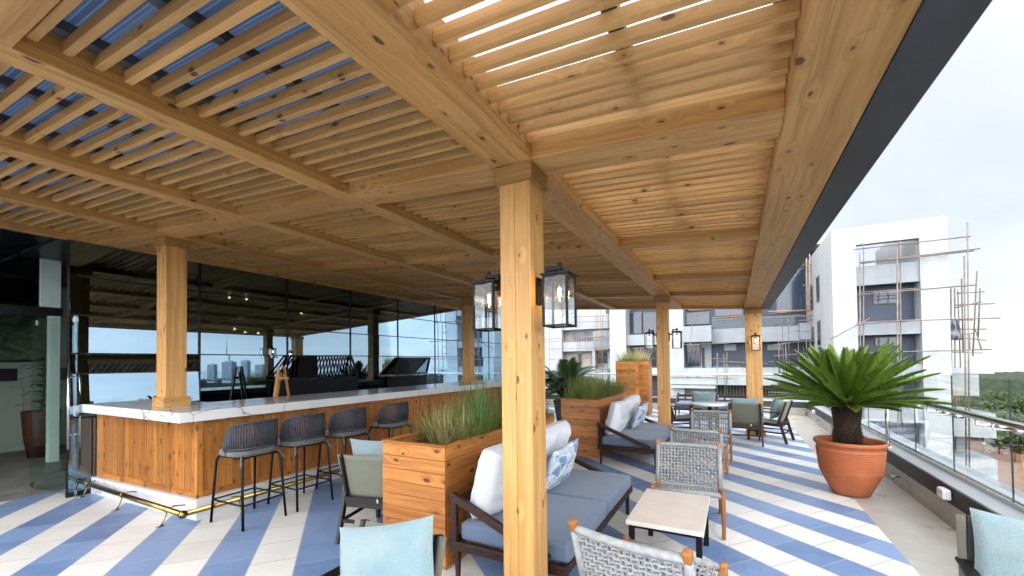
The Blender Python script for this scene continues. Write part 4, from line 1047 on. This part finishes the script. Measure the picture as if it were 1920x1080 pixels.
# ------------------------------------------------------------------ neighbouring buildings
GZ = -52.0
def land_z(r): return GZ-.0185*max(0, r-420)
def ext(px0, px1, py0, py1, Y):
    pm, pn = (py0+py1)/2, (px0+px1)/2
    return at(px0, pm, Y=Y).x, at(px1, pm, Y=Y).x, at(pn, py1, Y=Y).z, at(pn, py0, Y=Y).z
def blk(t, name, mt, px0, px1, py0, py1, Y, dep, zb=None, lab=None):
    x0, x1, z0, z1 = ext(px0, px1, py0, py1, Y)
    if zb is not None: z0 = zb
    q = MB(); q.box(x0, x1, Y, Y+dep, z0, z1, tone=.5); o = q.build(name, mt, t)
    if lab: o['label'] = lab
    return o
def win(t, px0, px1, py0, py1, Y, nx=2, mt=None, fr=None):
    x0, x1, z0, z1 = ext(px0, px1, py0, py1, Y); e = .06
    q = MB(); q.box(x0, x1, Y, Y+.05, z1-e, z1, tone=.5); q.box(x0, x1, Y, Y+.05, z0, z0+e, tone=.5)
    for k in range(nx+1):
        x = x0+(x1-x0-e)*k/nx; q.box(x, x+e, Y-.001, Y+.051, z0+.0007, z1-.0007, tone=.5)
    o = q.build('window', fr or M['pole'], t)
    q = MB(); q.box(x0+e/2, x1-e/2, Y+.02, Y+.04, z0+e/2, z1-e/2, tone=.5); q.build('pane', mt or M['window'], o)
    return o
TW = thing('white_tower', 'tall white apartment tower with one dark window bay, under construction', 'apartment building', (10, 36, GZ))
TW.location = (0, 0, 0)
YT = 35.0
xl, xr = at(1561, 550, Y=YT).x, at(1780, 550, Y=YT).x; zt = at(1670, 417, Y=YT).z
bl, br = at(1607, 560, Y=YT).x, at(1727, 560, Y=YT).x
def wb(name, mt, *a):
    q = MB(); q.box(*a, tone=.5); return q.build(name, mt, TW)
zc = at(1670, 452, Y=YT).z
wb('pier', M['render'], xl, bl, YT, YT+14, GZ, zt); wb('pier', M['render'], br, xr, YT, YT+9, GZ, zt)
wb('roof_beam', M['render'], bl, br, YT, YT+.5, zc, zt-.002)
wb('core', M['navy'], bl, br, YT+1.1, YT+9, GZ, at(1670, 500, Y=YT).z)
zp = at(1670, 497, Y=YT).z
wb('roof_terrace_wall', M['render'], bl, br, YT+8.6, YT+8.9, zp, zp+.7)
fl = []
zz = [at(1668, y, Y=YT).z for y in (494, 531, 601, 627, 683, 706)]; fh = zz[2]-zz[4]
tops = [(zz[0], zz[1]), (zz[2], zz[3])]
for k in range(11): tops.append((zz[2]-fh*(k+1), zz[2]-fh*(k+1)-(zz[2]-zz[3])))
for i, (za, zb2) in enumerate(tops):
    wb('spandrel', M['render2'], bl, br, YT+.12, YT+1.1, zb2, za)
x = at(1648, 650, Y=YT).x
for i, (za, zb2) in enumerate(tops[:-1]):
    zb3 = tops[i+1][0]
    q = MB(); w0, w1 = (bl+br)/2-.5, (bl+br)/2+.9
    q.box(w0, w1, YT+1.03, YT+1.099, zb3+1.2, zb3+2.1 if zb3+2.1 < zb2 else zb2-.1, tone=.5); o = q.build('window', M['pole'], TW)
    q = MB(); q.box(w0+.07, w1-.07, YT+1.01, YT+1.03, zb3+1.26, min(zb3+2.04, zb2-.16), tone=.5); q.build('pane', M['window'], o)
# side windows of the tower (its left wall runs away from us)
for y, z in ((YT+4.5, zz[0]-.6), (YT+7.5, zz[0]-.9), (YT+4.5, zz[2]-.4), (YT+7.5, zz[2]-.7), (YT+10, zz[2]-.5)):
    q = MB(); q.box(xl-.05, xl+.02, y, y+1.3, z-1.0, z+1.0, tone=.5); o = q.build('window', M['pole'], TW)
    q = MB(); q.box(xl-.06, xl-.045, y+.08, y+1.22, z-.9, z+.9, tone=.5); q.build('pane', M['window'], o)
# balconies on the right of the tower
zs_ = at(1800, 690, Y=YT+2).z
for k in range(4):
    z = zs_-k*fh
    wb('balcony_slab', M['render'], xr-1.0, xr+2.4, YT+1.5, YT+6, z-1.5 if k else z-.35, z)
    if not k: wb('balcony_front', M['render'], xr+.02, xr+1.75, YT+1.6, YT+5.5, z-1.75, z-.352)
    if k == 0:
        q = MB(); q.box(xr, xr+2.3, YT+1.55, YT+1.6, z, z+1.0, tone=.5); q.build('balcony_glass', M['balglass'], TW)
wb('lower_wall', M['render2'], xr, xr+1.9, YT+4, YT+9, GZ, zs_-3); wb('upper_wall', M['render2'], xr, xr+.9, YT+5, YT+9, zs_, at(1790, 503, Y=YT+5).z)

MID = thing('white_apartment_block', 'white apartment block with navy recesses and long balconies between the two other buildings', 'apartment building')
YM = 44.0
blk(MID, 'core', M['navy'], 1150, 1575, 480, 760, YM+2.2, 9, GZ)
blk(MID, 'pier', M['render'], 1143, 1173, 470, 760, YM, 3, GZ); blk(MID, 'pier', M['render'], 1233, 1281, 470, 760, YM+.3, 3, GZ)
blk(MID, 'parapet', M['render2'], 1173, 1233, 627, 647, YM+.4, 1.8); blk(MID, 'parapet', M['render2'], 1281, 1334, 611, 641, YM-.6, 2.8)
blk(MID, 'parapet', M['render2'], 1334, 1500, 614, 641, YM+.6, 1.6); blk(MID, 'parapet', M['render2'], 1500, 1566, 604, 636, YM-.4, 2.6)
blk(MID, 'balcony_band', M['render'], 1256, 1500, 690, 722, YM-.8, 3); blk(MID, 'balcony_band', M['render'], 1256, 1342, 722, 728, YM-.7, 2.9)
blk(MID, 'balcony_band', M['render'], 1500, 1566, 694, 722, YM-.5, 2.7)
blk(MID, 'parapet', M['render'], 1173, 1233, 690, 704, YM+.3, 1.9); blk(MID, 'roof_slab', M['render'], 1150, 1570, 462, 478, YM-.5, 8)
blk(MID, 'ledge', M['render'], 1256, 1342, 704, 707, YM-.95, .4)
for a_ in ((1335, 1500, 596, 614), (1452, 1510, 595, 612)):
    x0, x1, z0, z1 = ext(*a_, YM+.7); q = MB(); q.box(x0, x1, YM+.7, YM+.74, z0, z1, tone=.5); o = q.build('balcony_glass', M['balglass'], MID); break
blk(MID, 'rail', M['pole'], 1335, 1500, 594.5, 596.5, YM+.68, .08)
for w_, n_ in (((1174, 1203, 585, 626), 1), ((1206, 1231, 585, 626), 1), ((1174, 1231, 650, 689), 3), ((1283, 1313, 643, 689), 1), ((1284, 1330, 585, 608), 2), ((1290, 1330, 560, 582), 2), ((1455, 1512, 505, 585), 1), ((1340, 1392, 560, 592), 2)): win(MID, *w_, YM+2.0, n_)
win(MID, 1357, 1381, 645, 658, YM+2.0, 1, M['render2']); win(MID, 1438, 1466, 645, 657, YM+2.0, 1, M['render2']); win(MID, 1506, 1530, 643, 662, YM+2.0, 1)  # first two are air conditioner units, built with the window helper
blk(MID, 'door', M['render2'], 1314, 1334, 641, 690, YM+1.9, .28); blk(MID, 'doorway', M['windowdark'], 1316, 1321, 652, 690, YM+1.85, .04)
blk(MID, 'lower_wall', M['render2'], 1281, 1340, 728, 760, YM+1.2, .9); blk(MID, 'shutter', M['curtain'], 1295, 1333, 730, 748, YM+1.1, .09)
blk(MID, 'recess_shade_slab', M['windowdark'], 1343, 1500, 722, 746, YM+1.8, .3)  # solid dark slab, the shade of the recess is in its colour
for k in range(26):
    px = 1345+k*6; blk(MID, 'fin', M['pole'], px, px+1.6, 723, 745, YM+1.5, .08)
blk(MID, 'lower_band', M['render'], 1256, 1566, 746, 772, YM-.6, 2.8)
blk(MID, 'vent', M['pole'], 1288, 1291, 705.5, 708, YM-1.0, .1); blk(MID, 'vent', M['pole'], 1306, 1309, 705.5, 708, YM-1.0, .1)
for k in range(9):
    z0 = at(1350, 772, Y=YM).z-k*3.2
    q = MB(); q.box(at(1256, 700, Y=YM).x, at(1566, 700, Y=YM).x, YM-.6, YM+2.2, z0-3.2, z0-1.6, tone=.5); q.build('lower_band', M['render'], MID)

LFT = thing('scaffolded_block', 'older white apartment block wrapped in thin scaffolding, farthest to the left', 'apartment building')
YL = 60.0
blk(LFT, 'core', M['render'], 820, 1150, 560, 790, YL+1.2, 9, GZ)
for (a0, a1) in ((596, 621), (643, 660), (692, 720)): blk(LFT, 'parapet', M['render'], 900, 1140, a0, a1, YL, 1.2)
blk(LFT, 'parapet', M['render2'], 1112, 1143, 620, 655, YL-.4, 1.6)
blk(LFT, 'pier', M['render'], 1020, 1054, 560, 780, YL-.2, 1.6, GZ); blk(LFT, 'pier', M['render'], 1110, 1116, 655, 700, YL-.1, 1.3)
for w_, n_, mt in (((1056, 1074, 624, 642), 1, 'curtain'), ((1076, 1098, 623, 642), 3, 'window'), ((1100, 1130, 622, 642), 2, 'window'), ((1058, 1083, 662, 691), 2, 'curtain'), ((1084, 1090, 662, 691), 1, 'windowdark'), ((1091, 1109, 661, 690), 1, 'curtain'), ((1117, 1139, 661, 682), 1, 'windowdark'), ((1073, 1083, 592, 596), 1, 'windowdark'), ((1136, 1143, 580, 618), 1, 'windowdark'), ((960, 1015, 622, 642), 4, 'window'), ((960, 1015, 662, 690), 4, 'window'), ((880, 940, 622, 642), 4, 'window'), ((880, 940, 662, 690), 4, 'window')): win(LFT, *w_, YL+1.1, n_, M[mt])
blk(LFT, 'vent', M['windowdark'], 1089, 1100, 592, 596, YL+1.1, .1)

# ------------------------------------------------------------------ scaffolding: every pole a part
def scaffold(label, Y, std, led, r=.036, mt='pole'):
    t = thing('scaffold', label, 'scaffolding')
    for nm, L in (('standard', std), ('ledger', led)):
        for s in L:
            x0, y0, x1, y1 = s[:4]; dy = s[4] if len(s) > 4 else 0
            q = MB(); q.tube([at(x0, y0, Y=Y+dy), at(x1, y1, Y=Y+dy)], r*R.uniform(.85, 1.15), 6); q.build(nm, M[s[5] if len(s) > 5 else mt], t)
    return t
scaffold('pole scaffold standing in front of the dark bay of the white tower', YT-.9,
         [(1612, 474, 1615, 900), (1619, 455, 1620, 900, .7), (1682, 458, 1685, 900), (1688, 452, 1690, 900, .7), (1808, 480, 1812, 900, 1), (1814, 417, 1818, 900)],
         [(1600, 468, 1820, 443), (1612, 492, 1838, 466), (1614, 494, 1826, 470, .6), (1608, 553, 1830, 534), (1609, 549, 1728, 540, .5), (1606, 604, 1876, 596), (1606, 608, 1728, 600, .6), (1556, 637, 1632, 596), (1610, 662, 1860, 655), (1600, 665, 1730, 658, .5)])
scaffold('thin tangled scaffold on the right edge of the white tower', YT+3,
         [(1783, 540, 1786, 900), (1790, 540, 1792, 900), (1796, 545, 1801, 690), (1803, 522, 1806, 660), (1832, 508, 1824, 668), (1838, 540, 1834, 632), (1829, 618, 1840, 655), (1818, 625, 1818, 655)],
         [(1790, 572, 1865, 569), (1790, 577, 1840, 566), (1794, 550, 1846, 547), (1796, 617, 1850, 617), (1800, 633, 1848, 638), (1786, 660, 1842, 662), (1798, 628, 1825, 625), (1795, 600, 1824, 600)])
scaffold('yellowish timber scaffold on the balcony left of the white tower', YM-1.0,
         [(1512, 482, 1513, 606, 0, 'timberpole'), (1518, 470, 1519, 606, 0, 'timberpole'), (1523, 478, 1525, 606, .5, 'timberpole'), (1533, 560, 1533, 606), (1548, 500, 1556, 606), (1541, 520, 1543, 604)],
         [(1440, 584, 1520, 581, 0, 'timberpole'), (1440, 588, 1534, 581), (1505, 535, 1560, 533), (1510, 560, 1556, 556), (1508, 510, 1558, 505), (1504, 498, 1552, 493), (1497, 601, 1540, 599), (1500, 593, 1540, 591), (1512, 575, 1555, 560), (1335, 596, 1420, 591, 0, 'timberpole')])
scaffold('low trestle scaffold on the white band left of the farthest column', YM-1.6,
         [(1345, 662, 1344, 746), (1357, 664, 1361, 746), (1363, 660, 1363, 720), (1298, 608, 1289, 690)],
         [(1282, 646, 1368, 644), (1322, 672, 1362, 673), (1345, 677, 1440, 682), (1340, 710, 1376, 710), (1347, 706, 1362, 700)])
scaffold('pole scaffold around the navy recess right of the farthest column', YM-1.7,
         [(1460, 640, 1461, 700), (1466, 600, 1470, 700), (1473, 640, 1475, 700), (1478, 598, 1480, 690), (1497, 640, 1498, 700), (1558, 620, 1560, 700), (1512, 636, 1513, 690)],
         [(1450, 646, 1566, 634), (1452, 648, 1500, 640), (1451, 667, 1560, 660), (1440, 678, 1500, 680), (1490, 621, 1572, 622), (1498, 640, 1578, 639), (1440, 742, 1520, 735), (1440, 735, 1500, 738)])
scaffold('fine scaffold covering the older block at the left', YL-1.4,
         [(x, 572, x, 760) for x in (1030, 1056, 1083, 1086, 1118, 1126, 1130, 1139)]+[(1122, 580, 1123, 740, .4, 'timberpole'), (1129, 590, 1129, 740, .4, 'timberpole')],
         [(1022, y, 1142, y-4) for y in (596, 606, 636, 641, 655, 674, 697)]+[(1110, 612, 1136, 606, 0, 'timberpole'), (1112, 630, 1134, 631, 0, 'timberpole'), (1112, 650, 1140, 655, 0, 'timberpole'), (1090, 632, 1132, 630, 0, 'timberpole')], .032)
# crumpled sheet hung on the scaffold
b = MB(); c0, c1 = at(1769, 598, Y=YT+2.2), at(1797, 637, Y=YT+2.2)
b.surf(lambda u, v: (c0.x+(c1.x-c0.x)*u*(1+.25*v), YT+2.2+.35*noise.noise(V((u*4, v*3, 1)))-.3*v*(1-v), c0.z+(c1.z-c0.z)*v+.15*noise.noise(V((u*5, v*3, 7)))), 18, 18, .5)
tag(b.build('hanging_tarp', M['tarp'], solid=.01), 'crumpled grey sheet hanging on the scaffold at the right edge of the tower', 'tarp')

# ------------------------------------------------------------------ land below and beyond
M['land'] = plain('dry_grassland', (.10, .115, .05, 1), .95, 0, .4, .02)
b = MB(); n = 72; rs = [420, 1200, 2400, 4600]
b.add([(0, 0, GZ)]+[(r*cos(2*pi*i/n), r*sin(2*pi*i/n), land_z(r)) for r in rs for i in range(n)],
      [(0, i+1, (i+1) % n+1) for i in range(n)]+[(1+k*n+i, 1+k*n+n+i, 1+k*n+n+(i+1) % n, 1+k*n+(i+1) % n) for k in range(3) for i in range(n)], None, .5)
tag(b.build('ground', M['land']), kind='structure')
M['road'] = plain('worn_asphalt', (.20, .155, .135, 1), .9, 0, .15, .3)
M['earth'] = plain('bare_earth', (.23, .145, .085, 1), .95, 0, .3, .2)
ra, rb = at(1850, 905, Z=GZ), at(1858, 828, Z=GZ)
dv = (rb-ra); dv.z = 0; dv.normalize(); nv = V((dv.y, -dv.x, 0))
def strip(name, mt, w0, w1, l0, l1, z):
    b = MB(); b.add([tuple(ra+dv*l+nv*w+V((0, 0, z))) for l, w in ((l0, w0), (l0, w1), (l1, w1), (l1, w0))], [(0, 1, 2, 3)], None, .5); tag(b.build(name, mt), kind='structure')
strip('earth_bank', M['earth'], -26, 34, -90, 150, .03); strip('road', M['road'], -15, 9, -100, 160, .08)
FN = thing('site_fence', 'pale timber fence along the road far below the terrace', 'fence')
for k in range(24):
    p = ra+dv*(-30+k*7)+nv*11; q = MB(); q.box(p.x-.08, p.x+.08, p.y-.08, p.y+.08, GZ, GZ+2.2, tone=.5); q.build('post', M['timberpole'], FN)
q = MB()
for z in (.8, 1.9): q.bar(ra+dv*-30+nv*11+V((0, 0, z)), ra+dv*131+nv*11+V((0, 0, z)), .16, .3)
q.build('rail', M['timberpole'], FN)
def car(label, p, col):
    a = atan2(dv.y, dv.x); t = thing('parked_car', label, 'car', (p.x, p.y, GZ+.085), a, 'cars parked on the road below')
    mt = plain('car_paint', col, .25, 0, .02, 1)
    prof = [(-2.1, .35), (-2.15, .7), (-1.9, .92), (-1.2, .98), (1.0, .95), (1.9, .82), (2.12, .62), (2.1, .35)]
    Mx = Matrix.Rotation(pi/2, 4, 'X')
    q = MB(); q.prism(prof, -.85, .85, Mx); q.build('body', mt, t, .08, 2)
    q = MB(); q.prism([(-1.55, .95), (-1.1, 1.42), (.35, 1.45), (1.05, .94)], -.72, .72, Mx); q.build('cabin', M['window'], t, .06, 2)
    q = MB(); q.prism([(-1.1, 1.425), (-1.0, 1.48), (.25, 1.49), (.36, 1.45)], -.68, .68, Mx); q.build('roof', mt, t, .02)
    for x in (-1.3, 1.3):
        for s in (-.78, .78):
            q = MB(); q.tube([(x, s-.1, .32), (x, s+.1, .32)], .32, 16); q.build('wheel', M['black'], t)
for px, py, c, lab in ((1845, 834, (.55, .56, .58, 1), 'silver car parked farthest up the road below'), (1863, 846, (.6, .6, .6, 1), 'white car parked in the middle of the road below'), (1885, 851, (.5, .5, .52, 1), 'pale car parked beside the fence below'), (1853, 880, (.65, .65, .66, 1), 'white car parked lower on the road below'), (1848, 893, (.35, .06, .05, 1), 'red car parked nearest on the road below')):
    car(lab, at(px, py, Z=GZ), c)
def tree(label, p, h, cr, n=1500, seed=0):
    t = thing('broadleaf_tree', label, 'tree', (p.x, p.y, land_z(p.length)), 0, 'trees beyond the road'); rr = random.Random(seed)
    q = MB(); q.tube([(0, 0, 0), (.2, .1, h*.35), (0, .3, h*.7)], [.45, .32, .12], 8)
    cl = []
    for k in range(11):
        a = k*2.4; rad_ = cr*rr.uniform(.2, .75); c = V((rad_*cos(a), rad_*sin(a), h*rr.uniform(.5, .9))); cl.append((c, cr*rr.uniform(.3, .5)))
        q.tube([(.1, .1, h*.35), c*.6+V((0, 0, h*.18)), c], [.18, .1, .04], 5)
    q.build('trunk', M['trunk'], t)
    q = MB()
    for k in range(n):
        c, r = cl[k % len(cl)]; d = V((rr.gauss(0, 1), rr.gauss(0, 1), rr.gauss(0, .8))).normalized()*r*rr.uniform(.55, 1.1); p_ = c+d
        ax = V((rr.gauss(0, 1), rr.gauss(0, 1), rr.gauss(0, 1))).normalized(); o = ax.orthogonal().normalized(); s = rr.uniform(.6, 1.3)
        q.add([p_-ax*s, p_+o*s*.6, p_+ax*s, p_-o*s*.6], [(0, 1, 2, 3)], None, rr.random())
    q.build('crown', M['tree'], t)
for i, (px, D, h, cr, lab) in enumerate(((1868, 350, 21, 13, 'wide light green tree beyond the road, seen through the balustrade'), (1908, 440, 26, 13, 'tall dark tree beyond the road near the picture edge'), (1843, 400, 19, 10, 'bushy tree just right of the white tower'),
                                         (1897, 330, 15, 9, 'low spreading tree behind the fence'), (1852, 480, 21, 11, 'small tree at the top of the road'), (1885, 560, 24, 13, 'far dark tree above the wide light green one'))):
    d = at(px, 700, Y=100)-EYE; d.z = 0; d.normalize(); tree(lab, EYE+d*D, h, cr, 2200, i)
# woodland that reads as one mass, rolling away to the horizon
fo = MB(); vs = []; fs = []; NA, NR = 330, 130; r0, r1 = 390, 4400
for i in range(NA+1):
    a = rad(8+104*i/NA)
    for j in range(NR+1):
        r = r0*(r1/r0)**(j/NR); x, y = r*sin(a), r*cos(a); s = 9 if r < 700 else 22
        c = noise.voronoi(V((x/s, y/s, 0)))[0][0]
        h = 8+9*noise.noise(V((x/60, y/60, 3)))+10*max(0, 1-c*1.6)+1.6*noise.noise(V((x/2.2, y/2.2, 1)))+14*noise.noise(V((x/600, y/600, 5)))
        g = noise.noise(V((x/90, y/90, 9)))
        if g < -.25 and r < 900: h = min(h, 1.0)
        vs.append((x, y, land_z(r)+max(-.5, h)))
for i in range(NA):
    for j in range(NR): q = i*(NR+1)+j; fs.append((q, q+NR+1, q+NR+2, q+1))
fo.add(vs, fs, None, .5, False)
t = NT('woodland'); n = t.noise(t.coord('Object'), .12, 6, .7); n2 = t.noise(t.coord('Object'), .02, 3)
c = t.ramp(t.math('ADD', t.math('MULTIPLY', n, .7), t.math('MULTIPLY', n2, .3)), [(.38, (.006, .011, .005, 1)), (.5, (.015, .026, .009, 1)), (.62, (.038, .05, .018, 1))]); t.set(c, .95)
t.bump(n, 1, .6)
tag(fo.build('woodland', t.m), 'woodland rolling away to the horizon beyond the balustrade', 'woodland', None, 'stuff')
# far city towers, seen mirrored in the glass
EM = V((2*XF-EYE.x, EYE.y, EYE.z))
M['hazed_stone'] = plain('hazy_tower', (.42, .50, .56, 1), .7, 0, .1, .01)  # pale blue distance haze mixed into the tower colour itself
def mdir(px, py):
    d = CF+CR*((px-960)/F)-CU*((py-PY)/F); return V((-d.x, d.y, d.z))
for i, (pa_, pb_, py, an, lab) in enumerate(((388, 400, 681, 0, 'far city tower mirrored at the left of the skyline'), (417, 435, 676, 628, 'broad far city tower with a tall mast mirrored in the glass'), (439, 448, 685, 0, 'low far city tower beside the masted one in the reflection'), (451, 463, 674, 0, 'slim far city tower mirrored right of the masted one'), (478, 492, 682, 0, 'far city tower mirrored nearest the easel'))):
    d0, d1, dt = mdir(pa_, py), mdir(pb_, py), mdir((pa_+pb_)/2, py); k = 1900
    q0, q1 = EM+d0*k, EM+d1*k; w = (q1-q0).length; c = (q0+q1)/2; ztop = (EM+dt*k).z-6
    t = thing('city_tower', lab, 'tower', (c.x, c.y, land_z(1900)))
    a = atan2(q1.y-q0.y, q1.x-q0.x); Rz = Matrix.Rotation(a, 4, 'Z'); hh = ztop-land_z(1900)
    q = MB(); q.box(-w/2, w/2, -w*.4, w*.4, 0, hh, M=Rz, tone=.5); q.box(-w*.3, w*.3, -w*.2, w*.2, hh, hh+w*.12, M=Rz, tone=.5); q.build('body', M['hazed_stone'], t)
    q = MB()
    for z in range(8, int(hh)-4, 8): q.box(-w/2-.4, w/2+.4, -w*.4-.4, w*.4+.4, z, z+3.2, M=Rz, tone=.5)
    q.build('window_band', M['render2'], t)
    if an:
        za = (EM+mdir((pa_+pb_)/2, an)*k).z-land_z(1900)
        q = MB(); q.tube([(0, 0, hh), (0, 0, za)], [3.2, .6], 6); q.build('mast', M['hazed_stone'], t)

# ------------------------------------------------------------------ the air between here and the horizon
hz = bpy.data.materials.new('haze_air'); hz.use_nodes = True; hn = hz.node_tree.nodes; hn.remove(hn['Principled BSDF'])
pv = hn.new('ShaderNodeVolumePrincipled'); pv.inputs['Density'].default_value = .00018; pv.inputs['Color'].default_value = (.86, .92, 1, 1); pv.inputs['Anisotropy'].default_value = .2
hz.node_tree.links.new(pv.outputs[0], hn['Material Output'].inputs['Volume'])
b = MB(); b.box(-4700, 4700, -4700, 4700, land_z(4600)-1, 60, tone=.5); tag(b.build('haze', hz), 'thin pale haze between the terrace and the horizon', 'haze', None, 'stuff')

# ------------------------------------------------------------------ daylight
SUN_EL, SUN_AZ = 48, 150     # degrees; azimuth from +Y towards +X
w = bpy.data.worlds.new('World'); scene.world = w; w.use_nodes = True; nt = w.node_tree; N = nt.nodes; L = nt.links
bg = N['Background']; bg.inputs['Strength'].default_value = .12
sky = N.new('ShaderNodeTexSky'); sky.sky_type = 'NISHITA'; sky.sun_disc = False; sky.sun_elevation = rad(SUN_EL); sky.sun_rotation = rad(SUN_AZ)
tc = N.new('ShaderNodeTexCoord'); sp = N.new('ShaderNodeSeparateXYZ'); L.new(tc.outputs['Generated'], sp.inputs[0])
def mth(op, a, b=None, cl=False):
    q = N.new('ShaderNodeMath'); q.operation = op; q.use_clamp = cl
    for i, x in enumerate((a, b)):
        if x is None: continue
        if isinstance(x, (int, float)): q.inputs[i].default_value = x
        else: L.new(x, q.inputs[i])
    return q.outputs[0]
zc_ = mth('MAXIMUM', sp.outputs[2], .02)
dvd = N.new('ShaderNodeCombineXYZ'); L.new(mth('DIVIDE', sp.outputs[0], mth('ADD', zc_, .18)), dvd.inputs[0]); L.new(mth('DIVIDE', sp.outputs[1], mth('ADD', zc_, .18)), dvd.inputs[1])
n1 = N.new('ShaderNodeTexNoise'); n1.inputs['Scale'].default_value = .8; n1.inputs['Detail'].default_value = 6; n1.inputs['Roughness'].default_value = .5; n1.inputs['Distortion'].default_value = .4; L.new(dvd.outputs[0], n1.inputs['Vector'])
rp = N.new('ShaderNodeValToRGB'); rp.color_ramp.elements[0].position = .3; rp.color_ramp.elements[0].color = (CLD[0]*.72, CLD[1]*.76, CLD[2]*.82, 1); rp.color_ramp.elements[1].position = .62; rp.color_ramp.elements[1].color = (*CLD, 1); L.new(n1.outputs['Fac'], rp.inputs[0])
# sky brightness shaped: dimmed ahead, raised behind the camera to front-light the terrace
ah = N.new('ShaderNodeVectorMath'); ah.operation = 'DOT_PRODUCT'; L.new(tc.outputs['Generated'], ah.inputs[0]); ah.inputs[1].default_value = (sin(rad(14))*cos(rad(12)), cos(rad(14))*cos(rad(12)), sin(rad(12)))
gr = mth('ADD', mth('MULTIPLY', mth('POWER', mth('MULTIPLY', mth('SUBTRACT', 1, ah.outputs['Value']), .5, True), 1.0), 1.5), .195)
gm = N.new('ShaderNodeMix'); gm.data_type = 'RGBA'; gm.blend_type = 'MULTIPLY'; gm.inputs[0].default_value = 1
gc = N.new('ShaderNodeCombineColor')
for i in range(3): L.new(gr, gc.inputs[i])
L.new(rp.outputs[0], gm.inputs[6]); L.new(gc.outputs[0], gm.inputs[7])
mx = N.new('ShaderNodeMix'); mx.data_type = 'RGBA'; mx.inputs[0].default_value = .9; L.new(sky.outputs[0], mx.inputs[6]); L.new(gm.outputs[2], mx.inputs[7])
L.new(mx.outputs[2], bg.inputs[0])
sl = bpy.data.lights.new('sun', 'SUN'); sl.energy = .5; sl.angle = rad(35); sl.color = (1, .965, .91); so = bpy.data.objects.new('sun', sl); COL.objects.link(so)
sd = V((sin(rad(SUN_AZ))*cos(rad(SUN_EL)), cos(rad(SUN_AZ))*cos(rad(SUN_EL)), sin(rad(SUN_EL))))
so.rotation_euler = sd.to_track_quat('Z', 'Y').to_euler(); so.location = (0, 0, 60)
scene.view_settings.view_transform = 'Standard'; scene.view_settings.look = 'None'; scene.view_settings.gamma = 1; scene.view_settings.exposure = EXPO
c_ = scene.cycles if hasattr(scene, 'cycles') else None
scene.render.engine = 'CYCLES'; cy_ = scene.cycles
cy_.use_denoising = True; cy_.denoiser = 'OPENIMAGEDENOISE'; cy_.denoising_input_passes = 'RGB_ALBEDO_NORMAL'
cy_.max_bounces = 10; cy_.diffuse_bounces = 5; cy_.glossy_bounces = 4; cy_.transmission_bounces = 6; cy_.transparent_max_bounces = 14
cy_.sample_clamp_indirect = 6; cy_.caustics_reflective = False; cy_.caustics_refractive = False; cy_.use_adaptive_sampling = True; cy_.adaptive_threshold = .02
